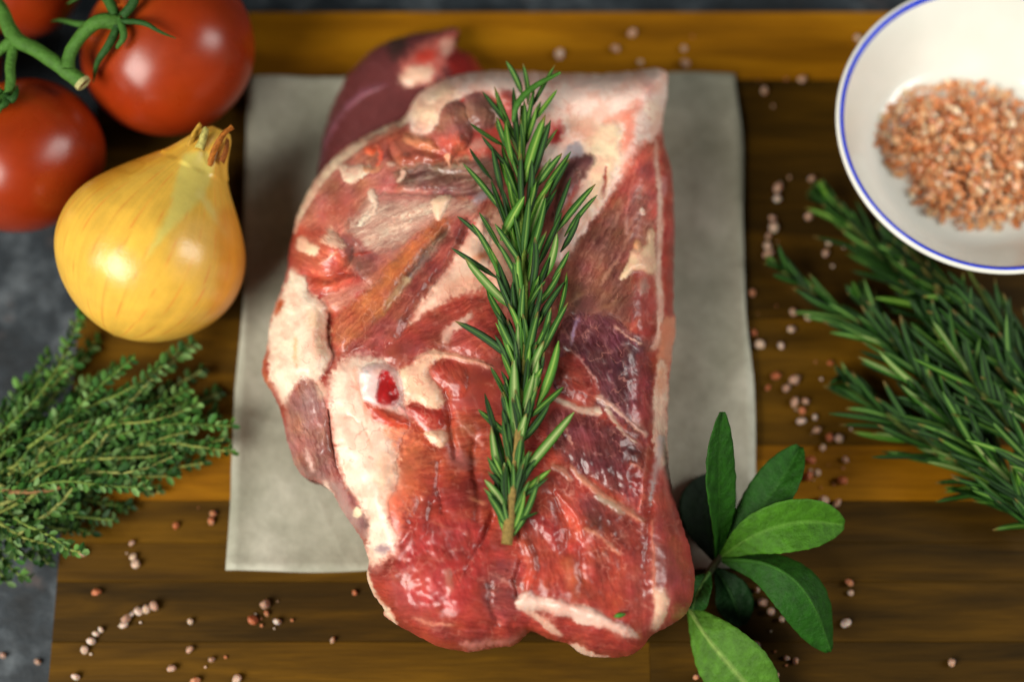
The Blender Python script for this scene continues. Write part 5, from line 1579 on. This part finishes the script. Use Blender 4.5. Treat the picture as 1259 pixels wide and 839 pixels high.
PALE = [corn_mesh(s, c) for s, c in ((1, (214, 180, 160)), (2, (196, 158, 136)), (3, (226, 200, 186)), (6, (210, 170, 146)), (7, (184, 146, 124)), (8, (218, 188, 166)))]
ORNG = [corn_mesh(s, c) for s, c in ((4, (200, 122, 82)), (5, (186, 106, 68)), (9, (206, 140, 104)))]
CORNS = [
    ('curved row of salt crystals', 'pale salt crystal in the curved row at the lower left of the board', 0, [(189, 746), (180, 750), (170, 752), (162, 756), (155, 762), (152, 769)]),
    ('diagonal row of salt crystals', 'pale salt crystal in the slanting row near the lower left corner of the board', 0, [(124, 775), (118, 780), (112, 789), (104, 800)]),
    (None, 'pale salt crystal alone at the bottom edge beside the slate', 0, [(93, 833)]),
    (None, 'orange salt crystal alone between the thyme and the curved row', 1, [(119, 729)]),
    ('salt crystals under the thyme', 'pale salt crystal just below the thyme bundle', 0, [(162, 668), (164, 685), (167, 694), (101, 679)]),
    ('orange salt crystals near the parchment corner', 'orange salt crystal between the thyme and the lower left parchment corner', 1, [(216, 647), (262, 632), (260, 641)]),
    ('salt crystals at the bottom left', 'pale salt crystal scattered below the parchment at the bottom left', 0, [(234, 765), (233, 799), (260, 812), (211, 822), (291, 836)]),
    (None, 'orange salt crystal cut by the bottom edge at the lower left', 1, [(240, 838)]),
    ('trio of salt crystals below the parchment', 'pale salt crystal in the trio below the parchment', 0, [(326, 744), (341, 765)]),
    ('orange salt crystals below the parchment', 'orange salt crystal in the trio below the parchment', 1, [(328, 755), (311, 763)]),
    (None, 'pale salt crystal alone left of the bottom of the meat', 0, [(409, 788)]),
    (None, 'brown salt crystal just below the meat edge and parchment', 1, [(436, 729)]),
    ('string of salt crystals beside the parchment', 'pale salt crystal in the vertical string right of the upper parchment', 0, [(957, 230), (956, 244), (950, 268), (951, 280), (945, 290), (944, 303), (945, 312)]),
    ('pair of salt crystals left of the rosemary', 'pale salt crystal in the pair near the rosemary tip', 0, [(1019, 299), (1015, 311)]),
    ('dim salt crystals by the bowl', 'dim salt crystal on dark wood left of the bowl', 0, [(998, 219), (995, 266), (975, 384), (995, 389)]),
    ('orange salt crystals by the parchment edge', 'orange salt crystal beside the right parchment edge', 1, [(925, 360), (927, 409), (944, 477), (954, 462)]),
    ('salt crystals on the brown plank', 'pale salt crystal on the brown plank right of the parchment', 0, [(934, 424), (960, 425), (973, 405), (967, 477), (977, 468)]),
    ('cluster of salt crystals above the amber plank', 'pale salt crystal in the cluster just above the amber plank', 0, [(977, 495), (990, 494), (1002, 513), (985, 518), (1004, 529), (1032, 539), (1011, 551)]),
    ('orange salt crystals in the right cluster', 'orange salt crystal in the cluster just above the amber plank', 1, [(986, 505), (1020, 538)]),
    ('salt crystals on the amber plank', 'pale salt crystal lying on the right amber plank', 0, [(1039, 566), (1004, 582), (1013, 616), (1029, 619)]),
    ('orange salt crystals on the amber plank', 'orange salt crystal lying on the right amber plank', 1, [(997, 566), (994, 586), (1036, 591)]),
    ('orange salt crystals under the rosemary', 'orange salt crystal at the edge of the right rosemary bunch', 1, [(1021, 446), (1037, 464)]),
    (None, 'orange salt crystal right of the sage, upper of a pair', 1, [(1044, 717)]),
    (None, 'pale salt crystal right of the sage, lower of a pair', 0, [(1046, 730)]),
    (None, 'pale salt crystal near the tip of the curling sage leaf', 0, [(1040, 767)]),
    ('row of salt crystals between sage leaves', 'pale salt crystal in the row between two sage leaves', 0, [(930, 726), (938, 741), (948, 753), (961, 762)]),
    ('salt crystals at the bottom by the sage', 'pale salt crystal near the bottom edge right of the pale sage leaf', 0, [(930, 794), (967, 810), (978, 813), (952, 834)]),
    (None, 'orange salt crystal near the bottom edge by the pale sage leaf', 1, [(935, 808)]),
    (None, 'brown salt crystal at the bottom edge left of the sage', 1, [(856, 833)]),
    (None, 'pale salt crystal alone in the lower right corner', 0, [(1170, 815)]),
    ('salt crystals on the top amber plank', 'dim salt crystal on the amber plank along the top edge', 0, [(688, 66), (757, 59), (777, 40), (841, 59), (842, 78), (787, 76), (1055, 46)]),
    ('dim salt crystals below the top plank', 'dim salt crystal on dark wood just below the top amber plank', 0, [(940, 111), (986, 97)])]
for grp, label, kind, pts in CORNS:
    for x, y in pts:
        r_ = random.choice((0.0013, 0.0016, 0.0019, 0.0021)) * random.uniform(0.9, 1.1)
        p = at(x, y, r_ * 0.93)
        o = bpy.data.objects.new('salt_crystal', random.choice(ORNG if kind else PALE))
        o.location = p
        o.scale = (r_, r_ * random.uniform(0.92, 1.08), r_)
        o.rotation_euler = (0, 0, random.uniform(0, 6.28))
        link(o)
        tag(o, label, 'salt crystal', grp)

# fine crumbs of the same salt between the larger crystals
LV, LF, LC = [], [], []
for _ in range(80):
    src = random.choice(CORNS)
    if len(src[3]) < 2:
        continue
    x, y = random.choice(src[3])
    x, y = x + random.gauss(0, 16), y + random.gauss(0, 16)
    q = random.uniform(0.00025, 0.0007)
    p = at(x, y, q * 0.7)
    b0 = len(LV)
    cc = lin(random.choice([(222, 190, 170), (206, 160, 130), (196, 124, 88)]))
    for v in ((-1, -1, -1), (1, -1, -1), (1, 1, -1), (-1, 1, -1), (-1, -1, 1), (1, -1, 1), (1, 1, 1), (-1, 1, 1)):
        LV.append(p + Vector([c_ * q * random.uniform(0.5, 1.0) for c_ in v]))
        LC.append(cc)
    LF += [tuple(b0 + i for i in f) for f in ((3, 2, 1, 0), (4, 5, 6, 7), (0, 1, 5, 4), (1, 2, 6, 5), (2, 3, 7, 6), (3, 0, 4, 7))]
tag(add('salt_crumbs', mesh('salt_crumbs', LV, LF, M_SALT, np.array(LC), smooth=False)), 'fine salt crumbs strewn among the larger crystals on the board', 'salt', kind='stuff')

# tiny green scrap on the fat strip, and crumbs on the slate
zb = meat_z(762, 757) + 0.0012
Vt, Ft, Ct = tube([at(755, 759, zb), at(761, 757, zb + .0006), at(769, 756, zb)], [0.0003, 0.0013, 0.0003], 8, (66, 128, 40))
tag(add('herb_scrap', mesh('herb_scrap', Vt, Ft, M_LEAF, Ct)), 'tiny green leaf scrap on the white fat strip near the bottom', 'herb scrap')
for x, y, lab in ((47, 814, 'pale crumb on the slate near the lower left corner'), (4, 806, 'pale crumb on the slate at the left edge')):
    o = bpy.data.objects.new('crumb', PALE[1])
    o.location = at(x, y, -BOARD_T + 0.0012)
    o.scale = (0.0014, 0.0013, 0.0012)
    link(o)
    tag(o, lab, 'crumb')
